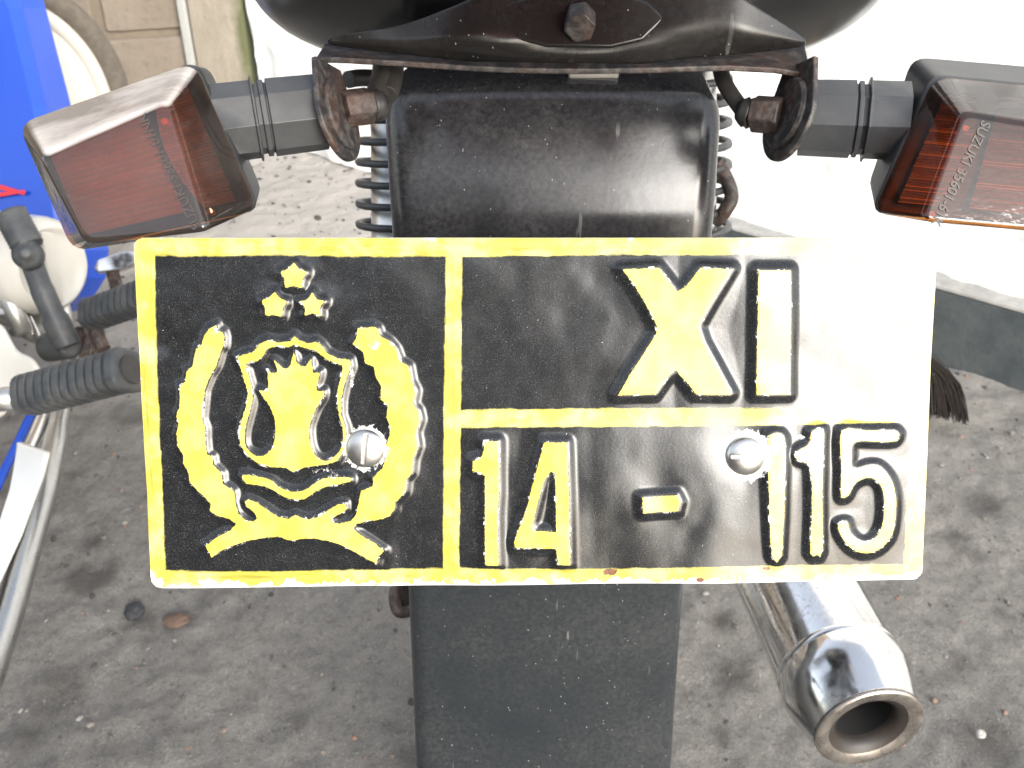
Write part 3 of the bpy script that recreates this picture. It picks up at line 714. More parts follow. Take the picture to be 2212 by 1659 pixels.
wreath = poly(Z1, "380,412 345,430 320,465 310,500 285,520 275,560 268,600 240,625 235,670 210,690 212,740 208,790 195,815 205,860 195,905 200,960 225,1000 228,1045 250,1080 255,1125 290,1165 330,1200 350,1225 345,1255 375,1275 430,1290 465,1312 440,1340 380,1370 325,1410 345,1440 358,1465 400,1435 460,1410 520,1390 590,1378 660,1370 700,1385 730,1390 770,1380 820,1378 880,1390 940,1410 1000,1440 1060,1475 1105,1497 1112,1460 1140,1430 1090,1395 1040,1365 1000,1335 1010,1315 1060,1300 1130,1290 1165,1275 1185,1250 1190,1215 1235,1165 1240,1110 1265,1080 1270,1020 1292,960 1282,900 1303,840 1295,800 1270,770 1282,710 1262,670 1250,600 1210,575 1190,520 1160,485 1118,460 1110,430 1085,418 1050,425 1015,425 1010,465 990,500 1040,540 1050,590 1085,605 1095,650 1120,690 1118,750 1150,780 1145,830 1160,870 1158,920 1140,960 1145,1010 1125,1060 1085,1100 1085,1140 1030,1160 1018,1220 1010,1265 985,1295 930,1308 900,1300 905,1285 945,1265 968,1245 965,1218 930,1220 880,1250 830,1280 795,1290 760,1280 735,1268 705,1285 660,1280 600,1240 560,1215 520,1198 503,1212 510,1235 550,1265 562,1290 545,1300 510,1295 480,1265 465,1215 460,1165 435,1148 408,1130 405,1085 380,1060 365,1045 362,1010 335,995 330,930 330,880 315,840 322,780 328,710 355,640 380,600 390,570 400,530 415,510 418,470 410,445 385,440")
sh_o = poly(Z1, "467,560 500,545 545,535 570,500 610,480 660,490 710,485 730,460 750,480 790,495 830,485 855,505 880,540 930,565 985,570 990,600 970,650 955,700 945,750 945,820 965,880 970,940 955,985 925,1030 880,1045 820,1055 770,1060 725,1082 690,1062 620,1058 560,1040 515,1005 485,960 478,900 490,840 510,780 518,720 500,660 485,610")
sh_i = poly(Z1, "515,590 560,580 590,555 610,525 660,512 700,518 730,505 775,520 820,530 860,560 905,585 945,600 940,640 925,700 922,760 930,830 945,880 948,930 935,980 900,1015 860,1025 825,1000 805,950 800,880 815,830 830,790 862,740 865,710 830,712 838,670 848,625 815,628 810,560 795,575 775,600 745,585 728,530 712,590 690,610 665,595 635,570 645,600 650,625 625,630 605,615 612,680 600,710 568,708 590,745 620,790 640,850 642,910 632,960 605,995 570,1005 530,985 508,945 512,880 530,810 545,740 540,700 525,650")
ribbon = poly(Z1, "495,1090 560,1095 620,1110 665,1145 730,1165 780,1155 830,1120 880,1100 940,1098 985,1100 985,1122 930,1135 880,1145 830,1165 780,1200 725,1205 670,1185 620,1155 560,1138 510,1132")
lX = poly(Z2, "800,152 955,143 1000,200 1035,245 1070,225 1130,145 1270,150 1240,200 1180,300 1128,395 1150,460 1205,560 1270,680 1262,688 1115,686 1080,640 1028,582 990,620 945,686 780,690 830,600 890,510 945,425 945,385 905,310 850,220")
lI = poly(Z2, "1375,155 1515,155 1517,420 1515,686 1370,688 1372,420")
g1 = poly(Z2, "215,880 280,880 282,1100 275,1200 280,1410 218,1410 218,1230 218,1030 200,1020 165,1010 165,965 200,950 215,920")
g4o = poly(Z2, "470,885 570,885 578,1100 583,1410 528,1410 520,1340 430,1338 345,1335 342,1310 390,1180 430,1030")
g4i = poly(Z2, "500,1012 515,1020 518,1140 520,1265 475,1262 430,1260 425,1230 450,1130 475,1045")
dsh = poly(Z2, "885,1120 960,1114 1035,1108 1050,1140 1040,1180 960,1184 890,1188")
h1 = poly(Z2, "1430,852 1480,850 1496,900 1492,1050 1480,1370 1435,1370 1422,1150 1418,1010 1408,960 1415,900")
h2 = poly(Z2, "1605,840 1658,830 1660,900 1652,1100 1655,1350 1630,1368 1600,1360 1605,1200 1602,1020 1590,980 1540,960 1540,925 1580,905 1600,880")
g5 = poly(Z2, "1735,838 1850,838 1975,840 1970,885 1880,887 1790,890 1780,950 1785,1000 1850,985 1900,990 1945,1040 1968,1110 1968,1210 1950,1290 1900,1345 1830,1362 1770,1335 1725,1275 1720,1235 1760,1225 1775,1270 1810,1305 1850,1310 1890,1280 1912,1220 1915,1140 1905,1080 1870,1045 1830,1045 1790,1070 1765,1115 1740,1125 1730,1110 1732,1000")
shapes = []                           # (part name, sd, height, wall)
def add(name, sd, h, w): shapes.append((name, sd, h, w))
add('wreath', sdf(wreath), 0.95, 1.5)
add('shield', np.minimum(sdf(sh_o), -sdf(smooth_poly(sh_i, 2))), 0.95, 1.5)
add('ribbon', sdf(smooth_poly(ribbon)), 1.1, 1.5)
add('star', sdf(smooth_poly(star(728, 195, 64, 44, 0), 3)), 1.3, 1.7)
add('star', sdf(smooth_poly(star(640, 325, 63, 45, .05), 3)), 1.3, 1.7)
add('star', sdf(smooth_poly(star(813, 325, 62, 38, 0), 3)), 1.3, 1.7)
add('letter', sdf(lX), 1.5, 2.5); add('letter', sdf(lI), 1.5, 2.5)
add('digit', sdf(g1), 1.3, 2.2); add('digit', np.minimum(sdf(g4o), -sdf(g4i)), 1.3, 2.2)
add('dash', sdf(dsh), 1.4, 2.4)
add('digit', sdf(smooth_poly(h1, 2)), 1.25, 2.0); add('digit', sdf(smooth_poly(h2, 2)), 1.25, 2.0); add('digit', sdf(smooth_poly(g5, 3)), 1.25, 2.0)
wob = (vnoise(U, V, .35, 41) - .5) * .55 + (vnoise(U, V, .9, 42) - .5) * .25
H = np.zeros(U.shape); ysd = np.full(U.shape, -BIG)
for nm, sd, h, w in shapes:
    w = w * 1.22; q = np.clip((sd + w) / w, 0, 1); hh = h * q * q * (3 - 2 * q)
    q2 = np.clip((sd + w * 3.2) / (w * 3.2), 0, 1); q2 = q2 * q2 * (3 - 2 * q2); hh = hh * .82 + .18 * h * q2
    H = np.maximum(H, hh); ysd = np.maximum(ysd, sd)
def blur(A, k):
    ker = np.exp(-np.linspace(-2.2, 2.2, 2 * k + 1) ** 2 / 2); ker /= ker.sum()
    P_ = np.pad(A, ((k, k), (k, k)), 'edge'); B_ = sum(ker[i] * P_[i:i + A.shape[0], :] for i in range(2 * k + 1)); return sum(ker[i] * B_[:, i:i + A.shape[1]] for i in range(2 * k + 1))
H = blur(H, 4)
# hand-painted border: distance inside the yellow strips
def px_uv_line(a, b): return np.array(to_uv(*a)), np.array(to_uv(*b))
def strip(pts_px):
    return sdf(np.array([to_uv(*p) for p in pts_px]))
bsd = -np.full(U.shape, BIG)
strips = [([(275, 500), (335, 500), (337, 700), (345, 900), (352, 1080), (362, 1290), (310, 1290)], 1),
          ([(275, 500), (2060, 500), (2060, 549), (1700, 552), (1300, 552), (960, 556), (640, 553), (330, 554)], 0),
          ([(962, 540), (999, 540), (998, 720), (996, 900), (994, 1060), (993, 1240), (955, 1240), (958, 1050), (957, 900), (960, 720)], 1),
          ([(990, 884), (1500, 881), (1990, 880), (1985, 914), (1600, 921), (1300, 922), (990, 924)], 0),
          ([(1983, 540), (2050, 540), (2020, 1290), (1954, 1290), (1955, 1221), (1966, 1000), (1974, 760)], 1),
          ([(310, 1229), (600, 1233), (800, 1230), (1000, 1226), (1290, 1228), (1600, 1222), (1960, 1221), (2020, 1290), (310, 1290)], 0)]
vert = np.zeros(U.shape)
for pts_px, vv in strips:
    sd = strip(pts_px); vert = np.where(sd > bsd, vv, vert); bsd = np.maximum(bsd, sd)
bsd = np.where(bsd < -29, -BIG, bsd)
# large-scale shape of the thin sheet (mm): bent round the bolts, rippled by the stamping
b1 = np.array(to_uv(790, 968)); b2 = np.array(to_uv(1610, 985))
d1 = np.hypot(U - b1[0], V - b1[1]); d2 = np.hypot(U - b2[0], V - b2[1])
Wp = (vnoise(U, V, .030, 51) - .5) * 1.3 + (vnoise(U, V, .075, 52) - .5) * .48 + (vnoise(U, V, .2, 53) - .5) * .07
Wp += -.5 * np.exp(-(d1 / 9) ** 2) - .6 * np.exp(-(d2 / 10) ** 2)
crease = lambda x0, amt, wd_: amt * np.where(U > x0, (U - x0), 0)
ub2 = b2[0] + 3
Wp += -.030 * np.logaddexp(0, (U - ub2) / 2.2) * 2.2 + .35 * np.exp(-((U - ub2 + 12) / 7) ** 2) * np.clip((20 - V) / 60, 0, 1)
Wp += -.6 * np.exp(-((U - (b2[0] - 26)) / 8) ** 2 - ((V + 28) / 10) ** 2)                # dent by the dash
Wp += .4 * np.exp(-((U - to_uv(840, 1200)[0]) / 3.0) ** 2) * np.clip((-V - 25) / 30, 0, 1)   # kink at the bottom by the emblem
Wp += -.8 * np.exp(-((U - to_uv(350, 740)[0]) / 3.5) ** 2 - ((V - to_uv(350, 740)[1]) / 4.0) ** 2)
Wp += .12 * np.sin(U / 9.0) * np.clip((-V - 38) / 16, 0, 1)
Ht = H * 1.0 + Wp
# outline with rounded corners
edge = sdf(smooth_poly(np.array([to_uv(x, y) for x, y in rounded([pTL, pTR, pBR, pBL], 22, 5)]), 1))
edge_b = edge + (vnoise(U, V, .35, 61) - .5) * .25 + np.clip((V + 52) / 2.5, 0, 1) * 2.35
ok = edge > -.02
XYZ = np.array(PO)[None, None] + (U[..., None] * np.array(ex) + V[..., None] * np.array(ey) + Ht[..., None] * np.array(en)) / 1000.0
dU = np.gradient(XYZ, axis=1); dV = np.gradient(XYZ, axis=0); NRM = np.cross(dV, dU); NRM /= np.linalg.norm(NRM, axis=-1, keepdims=True)
if (NRM[10, 10] @ np.array(en)) < 0: NRM = -NRM
idx = np.arange(NXp * NYp).reshape(NYp, NXp)
quad = np.stack([idx[:-1, :-1], idx[1:, :-1], idx[1:, 1:], idx[:-1, 1:]], -1).reshape(-1, 4)
cell = lambda A: .25 * (A[:-1, :-1] + A[1:, :-1] + A[1:, 1:] + A[:-1, 1:]).ravel()
okc = (ok[:-1, :-1] & ok[1:, :-1] & ok[1:, 1:] & ok[:-1, 1:]).ravel()
owner = np.full(len(quad), -1)
for i, (nm, sd, h, w) in enumerate(shapes): owner[(cell(sd) > -.25) & (owner < 0)] = i
bo = (cell(bsd) > -.35) & (owner < 0); owner[bo] = len(shapes)
def plate_material():
    m = Mat('plate_paint')
    ys, bs, ed, q1, q2, ver, ww = [m.attr(a) for a in ('ysd', 'bsd', 'edge', 'bolta', 'boltb', 'vert', 'hgt')]
    co = m.attr  # noqa
    uvn = m.n.new('ShaderNodeAttribute'); uvn.attribute_name = 'uvw'; vec = uvn.outputs['Vector']
    n1 = m.noise(.9, 4, .6, vec); n2 = m.noise(.25, 5, .65, vec, w=5); nf = m.noise(3.0, 4, .7, vec, w=9)
    sh_ = m.noise(.30, 5, .7, vec, (.10, 2.2, 1), 3); sv_ = m.noise(.30, 5, .7, vec, (2.2, .10, 1), 4)
    streak = m.n.new('ShaderNodeMix'); m.l.new(ver, streak.inputs[0]); m.l.new(sh_, streak.inputs[2]); m.l.new(sv_, streak.inputs[3]); streak = streak.outputs[0]
    j = m.math('MULTIPLY', m.math('SUBTRACT', n1, .5), .9)
    ymask = m.ramp(m.math('ADD', ys, j), .06, .30)
    jb = m.math('MULTIPLY', m.math('SUBTRACT', n2, .5), 1.3)
    bmask = m.ramp(m.math('ADD', bs, m.math('ADD', jb, m.math('MULTIPLY', m.math('SUBTRACT', streak, .5), 1.2))), -.1, .45)
    bmask = m.math('MULTIPLY', bmask, m.ramp(streak, .30, .46, .62, 1))
    black = m.mix(m.ramp(n2, .3, .8, 0, .5), (.009, .010, .011), (.022, .024, .026))
    dust = m.math('MULTIPLY', m.ramp(nf, .56, .68), m.ramp(n2, .40, .62, .25, .75), True)
    black = m.mix(dust, black, (.16, .155, .15))
    ycol = m.mix(m.ramp(n2, .35, .7), (.58, .47, .065), (.58, .50, .08))
    ycol = m.mix(m.ramp(m.noise(.11, 4, .6, vec, w=51), .42, .68, 0, .55), ycol, (.66, .62, .24))
    bcol = m.mix(m.ramp(streak, .35, .75), (.42, .37, .055), (.58, .51, .10))
    bcol = m.mix(m.ramp(nf, .60, .8, 0, .5), bcol, (.45, .36, .04))
    bcol = m.mix(m.ramp(m.noise(.10, 4, .6, vec, w=57), .45, .62, 0, .7), bcol, (.66, .62, .26))
    bcol = m.mix(m.ramp(m.noise(.16, 5, .7, vec, w=61), .55, .70, 0, .6), bcol, (.46, .33, .03))
    col = m.mix(bmask, black, bcol); col = m.mix(ymask, col, ycol)
    # chipped to primer: rims of the raised shapes, around the bolts, along the lower edge
    rim = m.math('MULTIPLY', m.math('MULTIPLY', m.ramp(ys, -.45, -.05), m.ramp(ys, .55, .1)), m.ramp(m.noise(.42, 5, .7, vec, w=17), .57, .62), True)
    c2 = m.ramp(m.math('ADD', q2, m.math('MULTIPLY', m.noise(.55, 5, .7, vec, w=21), 7)), 12.0, 11.4)
    c1 = m.ramp(m.math('ADD', q1, m.math('MULTIPLY', m.noise(.55, 5, .7, vec, w=22), 7)), 10.6, 10.1)
    ce = m.ramp(m.math('SUBTRACT', ed, m.math('MULTIPLY', m.ramp(m.noise(.22, 6, .75, vec, w=25), .42, .72), 3.6)), .25, 0)
    fl = m.math('MULTIPLY', m.ramp(m.noise(1.3, 3, .6, vec, w=31), .735, .75), m.ramp(n2, .45, .55), True)
    chip = m.math('MAXIMUM', m.math('MAXIMUM', rim, m.math('MAXIMUM', c1, c2)), m.math('MAXIMUM', ce, fl))
    pw = m.attr('wear'); chip = m.math('MAXIMUM', chip, m.ramp(m.math('ADD', pw, m.math('MULTIPLY', m.noise(.7, 5, .75, vec, w=35), 1.0)), .98, 1.06))
    col = m.mix(chip, col, (.78, .77, .73))
    rust = m.ramp(m.math('ADD', m.attr('rust'), m.math('MULTIPLY', m.noise(.9, 5, .75, vec, w=39), 1.0)), 1.0, 1.12)
    col = m.mix(rust, col, m.mix(m.ramp(nf, .45, .6), (.035, .025, .02), (.30, .10, .03)))
    m.set(color=col, rough=m.ramp(m.math('MAXIMUM', ymask, bmask), 0, 1, .19, .26), coat=.0)
    h = m.math('ADD', m.math('MULTIPLY', n1, .5), m.math('MULTIPLY', nf, .12)); h = m.math('ADD', h, m.math('MULTIPLY', m.math('MAXIMUM', ymask, bmask), .25)); h = m.math('SUBTRACT', h, m.math('MULTIPLY', chip, .4))
    m.bump(h, .35, .00012); return m.m
M_plate = plate_material()
wear = np.zeros(U.shape)
for (x, y, rx, ry, a_) in ((455, 1262, 3.5, 3, .62), (345, 1258, 2.2, 2.6, .62), (1675, 960, 2.6, 5, .60), (810, 745, 3, 3.5, .42), (470, 715, 3, 3, .42), (760, 810, 1.5, 8, .40), (1730, 945, 2.0, 1.6, .5), (700, 1015, 8, 2.5, .36), (760, 990, 5, 4, .42), (1980, 1245, 8, 4, .40), (1900, 1258, 16, 1.6, .5), (1700, 1262, 12, 1.4, .45), (500, 1300, 2, 3, .4), (725, 1025, 4, 2, .38)):
    u0, v0 = to_uv(x, y); wear = np.maximum(wear, (a_ + .12) * np.exp(-((U - u0) / rx) ** 2 - ((V - v0) / ry) ** 2))
rustm = np.zeros(U.shape)
for (x, y, rx, ry, a_) in ((1318, 1236, 3.2, 1.6, .95), (1512, 1252, 1.5, 1.1, .95), (1655, 1228, 2.0, .9, .85), (640, 1137, 4, .5, .42), (1210, 514, 5, .7, .55)):
    u0, v0 = to_uv(x, y); rustm = np.maximum(rustm, a_ * np.exp(-((U - u0) / rx) ** 2 - ((V - v0) / ry) ** 2))
ATT = {'ysd': ysd + wob * .35, 'bsd': bsd, 'edge': edge_b, 'bolta': d1, 'boltb': d2, 'vert': vert, 'hgt': H, 'wear': wear, 'rust': rustm}
UVW = np.stack([U, V, np.zeros_like(U)], -1).reshape(-1, 3)
plate_root = None
def plate_piece(name, mask, parent):
    q = quad[mask & okc]; used, inv = np.unique(q.ravel(), return_inverse=True)
    co = XYZ.reshape(-1, 3)[used]; q2 = inv.reshape(-1, 4)
    me = mesh_np(name, co, q2, M_plate, True)
    for k, A in ATT.items():
        at = me.attributes.new(k, 'FLOAT', 'POINT'); at.data.foreach_set('value', A.ravel()[used].astype(np.float32))
    at = me.attributes.new('uvw', 'FLOAT_VECTOR', 'POINT'); at.data.foreach_set('vector', UVW[used].astype(np.float32).ravel())
    me.normals_split_custom_set_from_vertices(NRM.reshape(-1, 3)[used].astype(np.float32))
    o = bpy.data.objects.new(name, me); COL.objects.link(o); o.parent = parent
    return o
PL = plate_piece('number_plate', owner < 0, bike); PL.matrix_parent_inverse = Matrix.Translation(-BO)
PL['label'] = 'black pressed-metal plate with yellow emblem, XI and 14 - 115'
plate_piece('painted_border', owner == len(shapes), PL)
for i, (nm, sd, h, w) in enumerate(shapes): plate_piece(nm, owner == i, PL)
# back of the sheet: bare rim showing round the edge
yy, xx = np.meshgrid(np.arange(0, NYp, 3), np.arange(0, NXp, 3), indexing='ij')
def sub(A): return A[np.ix_(list(range(0, NYp - 1, 3)) + [NYp - 1], list(range(0, NXp - 1, 3)) + [NXp - 1])]
xb = np.array(PO)[None, None] + (sub(U)[..., None] * 1.0007 * np.array(ex) + sub(V)[..., None] * 1.0012 * np.array(ey) + (sub(Wp) - .75)[..., None] * np.array(en)) / 1000.0
me = grid_mesh('back_sheet', xb[..., 0], xb[..., 1], xb[..., 2], None)
M_rim = Mat('bare_rim').set(color=(.70, .70, .67), rough=.4, metal=.2).m
bm = bmesh.new(); bm.from_mesh(me); outer = sub(edge).ravel(); bm.verts.ensure_lookup_table()
bmesh.ops.delete(bm, geom=[v for v in bm.verts if outer[v.index] < -.25], context='VERTS')
o = finish('back_sheet', bm, M_rim, PL); mo_ = o.modifiers.new('s', 'SOLIDIFY'); mo_.thickness = .0007; mo_.offset = 0

def plate_point(u, v, h): return PO + (ex * u + ey * v + en * h) / 1000
def dome_bolt(c, r, slot_ang, hgt, name='plate_bolt'):
    N = 60; a = np.linspace(-1, 1, N); X, Y = np.meshgrid(a, a)
    rr = np.hypot(X, Y); k = np.where(rr > 0, np.maximum(abs(X), abs(Y)) / np.maximum(rr, 1e-9), 1); X, Y = X * k, Y * k; rr = np.hypot(X, Y)
    hh = hgt * np.sqrt(np.clip(1 - (rr * .96) ** 2, 0, 1)) ** .85
    ca, sa = math.cos(slot_ang), math.sin(slot_ang); q = -X * sa + Y * ca
    hh = np.where(abs(q) < .095, np.minimum(hh, hgt * .66), hh)
    XY = np.array(PO)[None, None] + ((c[0] + X * r)[..., None] * np.array(ex) + (c[1] + Y * r)[..., None] * np.array(ey) + (hh - .1)[..., None] * np.array(en)) / 1000
    me = grid_mesh(name, XY[..., 0], XY[..., 1], XY[..., 2], M_steel); o = bpy.data.objects.new(name, me); COL.objects.link(o); o.parent = PL
    return o
wl1 = -.6; dome_bolt(b1, 6.1, R(82), 3.0); dome_bolt(b2, 6.1, R(-3), 3.0)
# arms carrying the plate from the fender
for ub, vb in (b1, b2):
    a = plate_point(ub, vb, -8); e = Vector((min(max(a.x, XC - .05), XC + .05), .445, a.z - .02))
    part('plate_arm', tube_bm(curve_pts([a, a - en * .02, e], 5), .0045, 10), M_bracket, smooth=True)
part('plate_stay', box_bm(plate_point((b1[0] + b2[0]) / 2, b1[1], -5), .11, .012, .003, Matrix((ex, ey, en)).transposed()), M_bracket, bevel=.0006)

# =================================================================== PARKED MOTORCYCLE (left)
b_o = P(60, 700, 1.45); b_o.z = 0
pk = thing('parked_motorcycle', 'parked blue and silver motorcycle with black ribbed footrests and kick starter', 'motorcycle', b_o)
def pp(name, bm, mat, parent=None, **k):
    o = finish(name, bm, mat, parent or pk, **k)
    o.matrix_parent_inverse = Matrix.Translation(-b_o) if parent is None else Matrix.Identity(4)
    return o
mb = Mat('blue_paint'); mb.set(color=(.006, .06, .45), rough=.22, coat=.3, coatr=.05); M_blue = mb.m
rowsb = [(-60, (-400, -30, 12, 75), (1.90, 1.735, 1.753, 1.80)), (20, (-380, 18, 48, 98), (1.88, 1.727, 1.745, 1.80)), (230, (-380, 70, 97, 152), (1.86, 1.718, 1.734, 1.80)), (420, (-380, 108, 132, 196), (1.86, 1.72, 1.725, 1.82)), (540, (-380, 126, 160, 234), (1.86, 1.72, 1.73, 1.80)), (600, (-380, 130, 165, 226), (1.86, 1.72, 1.73, 1.80)), (640, (-380, 125, 160, 200), (1.86, 1.72, 1.73, 1.80)), (672, (-380, 110, 140, 160), (1.86, 1.73, 1.74, 1.80))]
bm = bmesh.new(); g = [[bm.verts.new(P(x, y, d)) for x, d in zip(xs_, ds)] for y, xs_, ds in rowsb]
for i in range(len(g) - 1):
    for k in range(3): bm.faces.new((g[i][k], g[i][k + 1], g[i + 1][k + 1], g[i + 1][k]))
leg = pp('leg_shield', bm, M_blue, solid=.006, bevel=.004, seg=3, angle=12, smooth=True)
mr = Mat('red_decal').set(color=(.62, .02, .03), rough=.3).m
def on_shield(x, y):                  # point on the left face of the shield
    for i in range(len(rowsb) - 1):
        y0, x0, d0 = rowsb[i]; y1, x1, d1_ = rowsb[i + 1]
        if y0 <= y <= y1:
            t = (y - y0) / (y1 - y0); xl = x0[0] * (1 - t) + x1[0] * t; xr = x0[1] * (1 - t) + x1[1] * t; dl = d0[0] * (1 - t) + d1_[0] * t; dr = d0[1] * (1 - t) + d1_[1] * t
            k = (x - xl) / (xr - xl); return P(x, y, (dl * (1 - k) + dr * k) - .012)
bm = bmesh.new()
for q in ([(-80, 375), (-80, 392), (52, 421), (56, 415)], [(-80, 440), (-80, 424), (52, 410), (56, 415)]):
    f_ = [on_shield(*p) for p in q]; prism_bm(f_, [p + FW * .0008 for p in f_], bm)
pp('red_stripe', bm, mr, leg)
# front wheel behind the shield, turned
wc = P(-18, 292, 1.90); wax = Vector((.80, -.60, 0))
rm = pp('front_wheel', tube_bm(ring_pts(wc, .243, 72, wax), .016, 12, closed=True), M_cream, smooth=True)
pp('tyre', tube_bm(ring_pts(wc, .276, 72, wax), .024, 14, closed=True), plastic('dusty_tyre', (.10, .085, .07), .8, .6, (.22, .19, .15)), rm, smooth=True)
pp('brake_drum', lathe_bm([(-.04, .10), (.0, .232), (.004, .232), (.02, .08)], wc, wax, 48), M_cream, rm, smooth=True)

# clutch cover
cvax = (P(230, 590, 1.42) - P(60, 520, 1.62)).normalized()
cvax = Vector((.86, -.42, .12)).normalized()
cc_ = P(118, 578, 1.43)
cov = pp('clutch_cover', lathe_bm([(-.16, .070), (-.10, .072), (-.03, .070), (-.018, .068), (-.008, .062), (-.002, .058), (-.001, .054), (-.006, .050), (-.009, .040), (-.010, .002)], cc_, cvax, 72), M_cream, smooth=True)
x, y, a = basis(cvax)
upc = (UP - a * UP.dot(a)).normalized(); rc = upc.cross(a)
lab = Matrix((rc * -1, upc, a)).transposed()
pp('cover_badge', box_bm(cc_ - a * .007, .020, .100, .008, Matrix((-rc, (upc * .95 + rc * -.3).normalized(), a)).transposed()), M_cream, cov, bevel=.002)
# crankcase and cylinder blocks behind
def block(name, quadpx, d0, d1_, mat, bevel=.006, parent=None):
    return pp(name, prism_bm([P(x_, y_, d0) for x_, y_ in quadpx], [P(x_, y_, d1_) for x_, y_ in quadpx]), mat, parent, bevel=bevel, seg=4)
block('crankcase', [(-160, 500), (88, 488), (148, 640), (160, 700), (130, 752), (60, 740), (10, 700), (-160, 760)], 1.475, 1.62, M_alu, .012)
block('crankcase_cover', [(-120, 560), (18, 580), (66, 690), (84, 712), (60, 742), (10, 690), (-120, 700)], 1.440, 1.50, M_alu, .010)
pp('oil_filler', tube_bm([P(-22, 528, 1.40), P(14, 552, 1.42), P(20, 572, 1.43)], .014, 18), M_alu, smooth=True)
for (x_, y_) in ((76, 622), (34, 716), (100, 735)):
    pp('case_bolt', lathe_bm([(-.02, .008), (.004, .008), (.006, .006)], P(x_, y_, 1.432), -FW, 16), M_steel, cov, smooth=True)
block('cylinder_head', [(-140, 470), (6, 520), (26, 548), (30, 585), (4, 600), (-140, 560)], 1.50, 1.60, M_cream, .010)
for k in range(3):
    block('case_rib', [(28 + 16 * k, 655 + 14 * k), (36 + 16 * k, 652 + 14 * k), (58 + 16 * k, 716 + 6 * k), (50 + 16 * k, 722 + 6 * k)], 1.432, 1.46, M_alu, .002)
pp('crankcase_tube', tube_bm([P(-40, 560, 1.43), P(18, 640, 1.42), P(52, 720, 1.42)], .013, 16), M_alu, smooth=True)
# cream side cover with an arched foot at lower left
block('side_cover', [(-150, 690), (5, 698), (40, 762), (70, 770), (92, 800), (82, 850), (40, 820), (12, 900), (-150, 940)], 1.27, 1.42, M_cream, .010)
# kick starter
ks = pp('kick_starter', tube_bm(curve_pts([P(70, 570, 1.33), P(92, 628, 1.33), P(120, 690, 1.34), P(146, 748, 1.35)], 6), [.014] * 6 + [.015] * 6 + [.0175] * 7, 14), M_rubber, smooth=True)
pp('kick_boss', lathe_bm([(0, .012), (.004, .020), (.045, .020), (.052, .014)], P(152, 742, 1.35), P(92, 752, 1.38) - P(152, 742, 1.35), 24), M_rubber, ks, smooth=True)
pp('pedal_rubber', tube_bm([P(20 + (61 - 20) * k / 20, 458 + (534 - 458) * k / 20, 1.32) for k in range(21)], [.0195 + (.0015 if k % 2 else 0) - (.004 if k == 0 else 0) for k in range(21)], 20), M_rubber, ks, smooth=True)
pp('pivot_bolt', lathe_bm([(-.006, .019), (.010, .019), (.012, .013), (.014, .013), (.015, .009), (.022, .008), (.023, .003)], P(62, 552, 1.312), (P(48, 540, 1.27) - P(62, 552, 1.312)), 28), M_rubber, ks, smooth=True)
# ribbed footrests
def footrest(p0, p1, d0, d1_, w, h, ribs, rot, cap_w, nm='footrest'):
    A = P(*p0, d0); B = P(*p1, d1_); ax_ = (B - A); L = ax_.length; ax_.normalize()
    up = (UP * math.cos(rot) + FW * math.sin(rot)); up = (up - ax_ * up.dot(ax_)).normalized(); sd_ = ax_.cross(up)
    def ring(t, s1):                  # D-shaped section, flat below
        out = []
        for k in range(20):
            a_ = 2 * math.pi * k / 20; cx_, cy_ = math.cos(a_), math.sin(a_)
            f = lambda v: math.copysign(abs(v) ** .62, v)
            out.append(A + ax_ * t + sd_ * (f(cx_) * w * s1) + up * (f(cy_) * h * s1))
        return out
    bm = bmesh.new(); prs = []; nb = ribs
    prs.append((0, .80)); prs.append((.003, .98))
    L2 = L - cap_w
    for k in range(nb):
        t0 = .004 + (L2 - .004) * k / nb; t1 = .004 + (L2 - .004) * (k + 1) / nb; g_ = (t1 - t0)
        prs += [(t0 + g_ * .04, 1.0), (t0 + g_ * .62, 1.02), (t0 + g_ * .74, 1.0), (t0 + g_ * .78, .84), (t0 + g_ * .96, .84)]
    prs += [(L2 + .001, 1.0), (L2 + .004, 1.05), (L - .004, 1.08), (L - .001, 1.02), (L, .9)]
    rs = [[bm.verts.new(p) for p in ring(t, s)] for t, s in prs]
    for i in range(len(rs) - 1):
        for k in range(20): bm.faces.new((rs[i][k], rs[i][(k + 1) % 20], rs[i + 1][(k + 1) % 20], rs[i + 1][k]))
    bm.faces.new(rs[0]); bm.faces.new(rs[-1])
    return pp(nm, bm, M_rubber, smooth=False), A, ax_
fr1, A1, ax1 = footrest((52, 856), (282, 797), 1.10, 1.05, .0225, .0215, 11, R(10), .016)
pp('footrest_end', lathe_bm([(0, .016), (.001, .0155)], P(284, 797, 1.049), ax1, 24, sx=.9), M_cable, fr1)
pp('footrest_bracket', tube_bm([P(-60, 872, 1.10), P(52, 856, 1.10)], .013, 14), M_steel, fr1, smooth=True)
fr2, A2, ax2 = footrest((192, 682), (330, 634), 1.36, 1.30, .0200, .0205, 9, R(14), .012)
pp('footrest_bracket', tube_bm(curve_pts([P(206, 700, 1.36), P(212, 730, 1.37), P(224, 756, 1.37)], 4), .010, 12), M_rust, fr2, smooth=True)
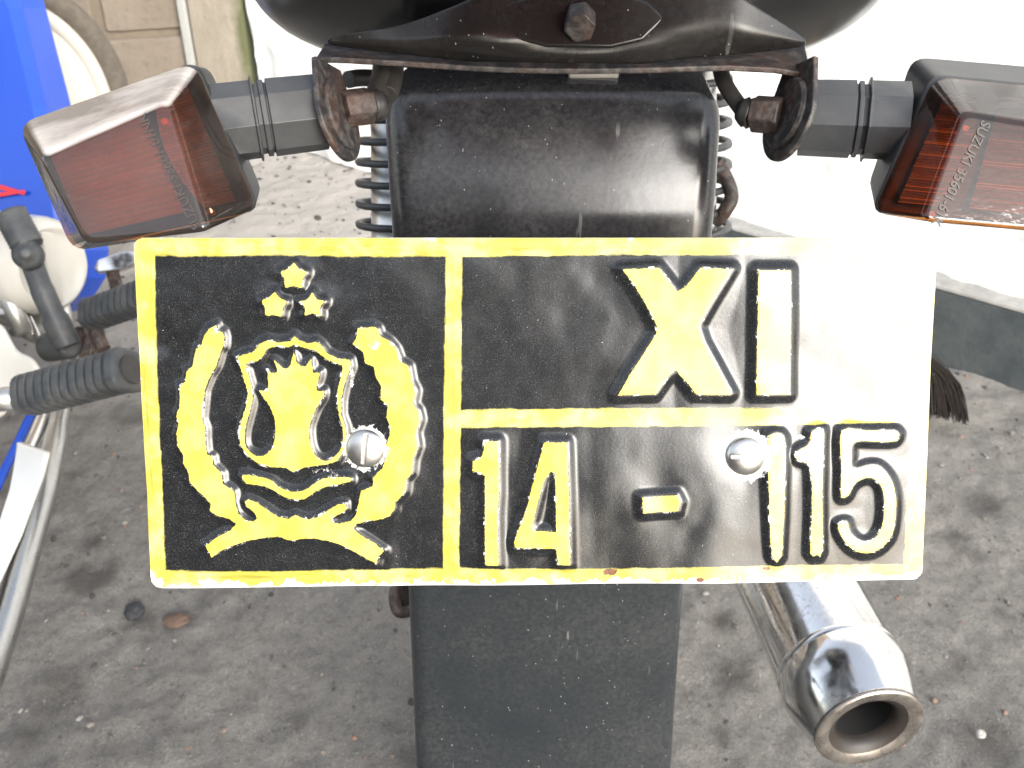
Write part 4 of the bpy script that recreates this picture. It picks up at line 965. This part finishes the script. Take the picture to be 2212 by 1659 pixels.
# brake pedal
bp = pp('brake_pedal', prism_bm([P(x_, y_, 1.50) for x_, y_ in ((203, 580), (212, 560), (262, 543), (300, 540), (300, 568), (262, 582), (214, 588))], [P(x_, y_, 1.515) for x_, y_ in ((203, 584), (212, 566), (262, 549), (300, 546), (300, 574), (262, 588), (214, 592))]), M_chrome, bevel=.002)
pp('pedal_arm', tube_bm([P(240, 578, 1.52), P(250, 612, 1.53), P(262, 660, 1.5)], .010, 8), M_rust, bp)
pp('engine_bracket', block('crankcase_guard', [(170, 770), (185, 728), (175, 700), (160, 690), (190, 690), (202, 730), (196, 790)], 1.44, 1.455, M_rust, .002).data and box_bm(P(186, 742, 1.46), .02, .01, .05), M_rust)
# exhaust with white shield, silencer running back to the lower left
ex0 = P(132, 880, 1.24); ex1 = P(103, 1030, 1.10); ex2 = P(52, 1212, 1.00); ex3 = P(8, 1364, .94); ex4 = P(-70, 1600, .86)
sl = pp('silencer', tube_bm(curve_pts([P(150, 780, 1.42), ex0, ex1, ex2, ex3, ex4], 6), [.0095] * 6 + [.0105] * 3 + [.0125] * 4 + [.0132] * 18, 32), metal('brushed_steel', (.50, .50, .49), .26, .3, (.2, .18, .16)), smooth=True)
hs_px_f = [(33, 954), (102, 978), (87, 1030), (39, 1160), (-40, 1330), (-90, 1330), (-14, 1160), (24, 1062)]
hs_d = [1.11, 1.11, 1.065, .995, .92, .94, 1.01, 1.07]
hsf = [P(x_, y_, d) for (x_, y_), d in zip(hs_px_f, hs_d)]
pp('heat_shield', prism_bm(hsf, [p + FW * .012 for p in hsf]), plastic('white_enamel', (.80, .80, .77), .15, .05), sl, bevel=.004, seg=3)
pp('lower_frame', tube_bm(curve_pts([P(112, 850, 1.27), P(84, 930, 1.20), P(50, 1010, 1.15)], 5), .0085, 14), M_chrome, smooth=True)
pp('swing_arm', tube_bm(curve_pts([P(84, 860, 1.30), P(44, 945, 1.27), P(-10, 1060, 1.22), P(-60, 1200, 1.2)], 5), .0055, 14), M_blue, smooth=True)
rwc = P(-330, 1150, 1.35); rwc.z = .29
pp('rear_tyre', tube_bm(ring_pts(rwc, .255, 60, (1, 0, 0)), .036, 14, closed=True), M_rubber, smooth=True)

bpy.context.view_layer.update()
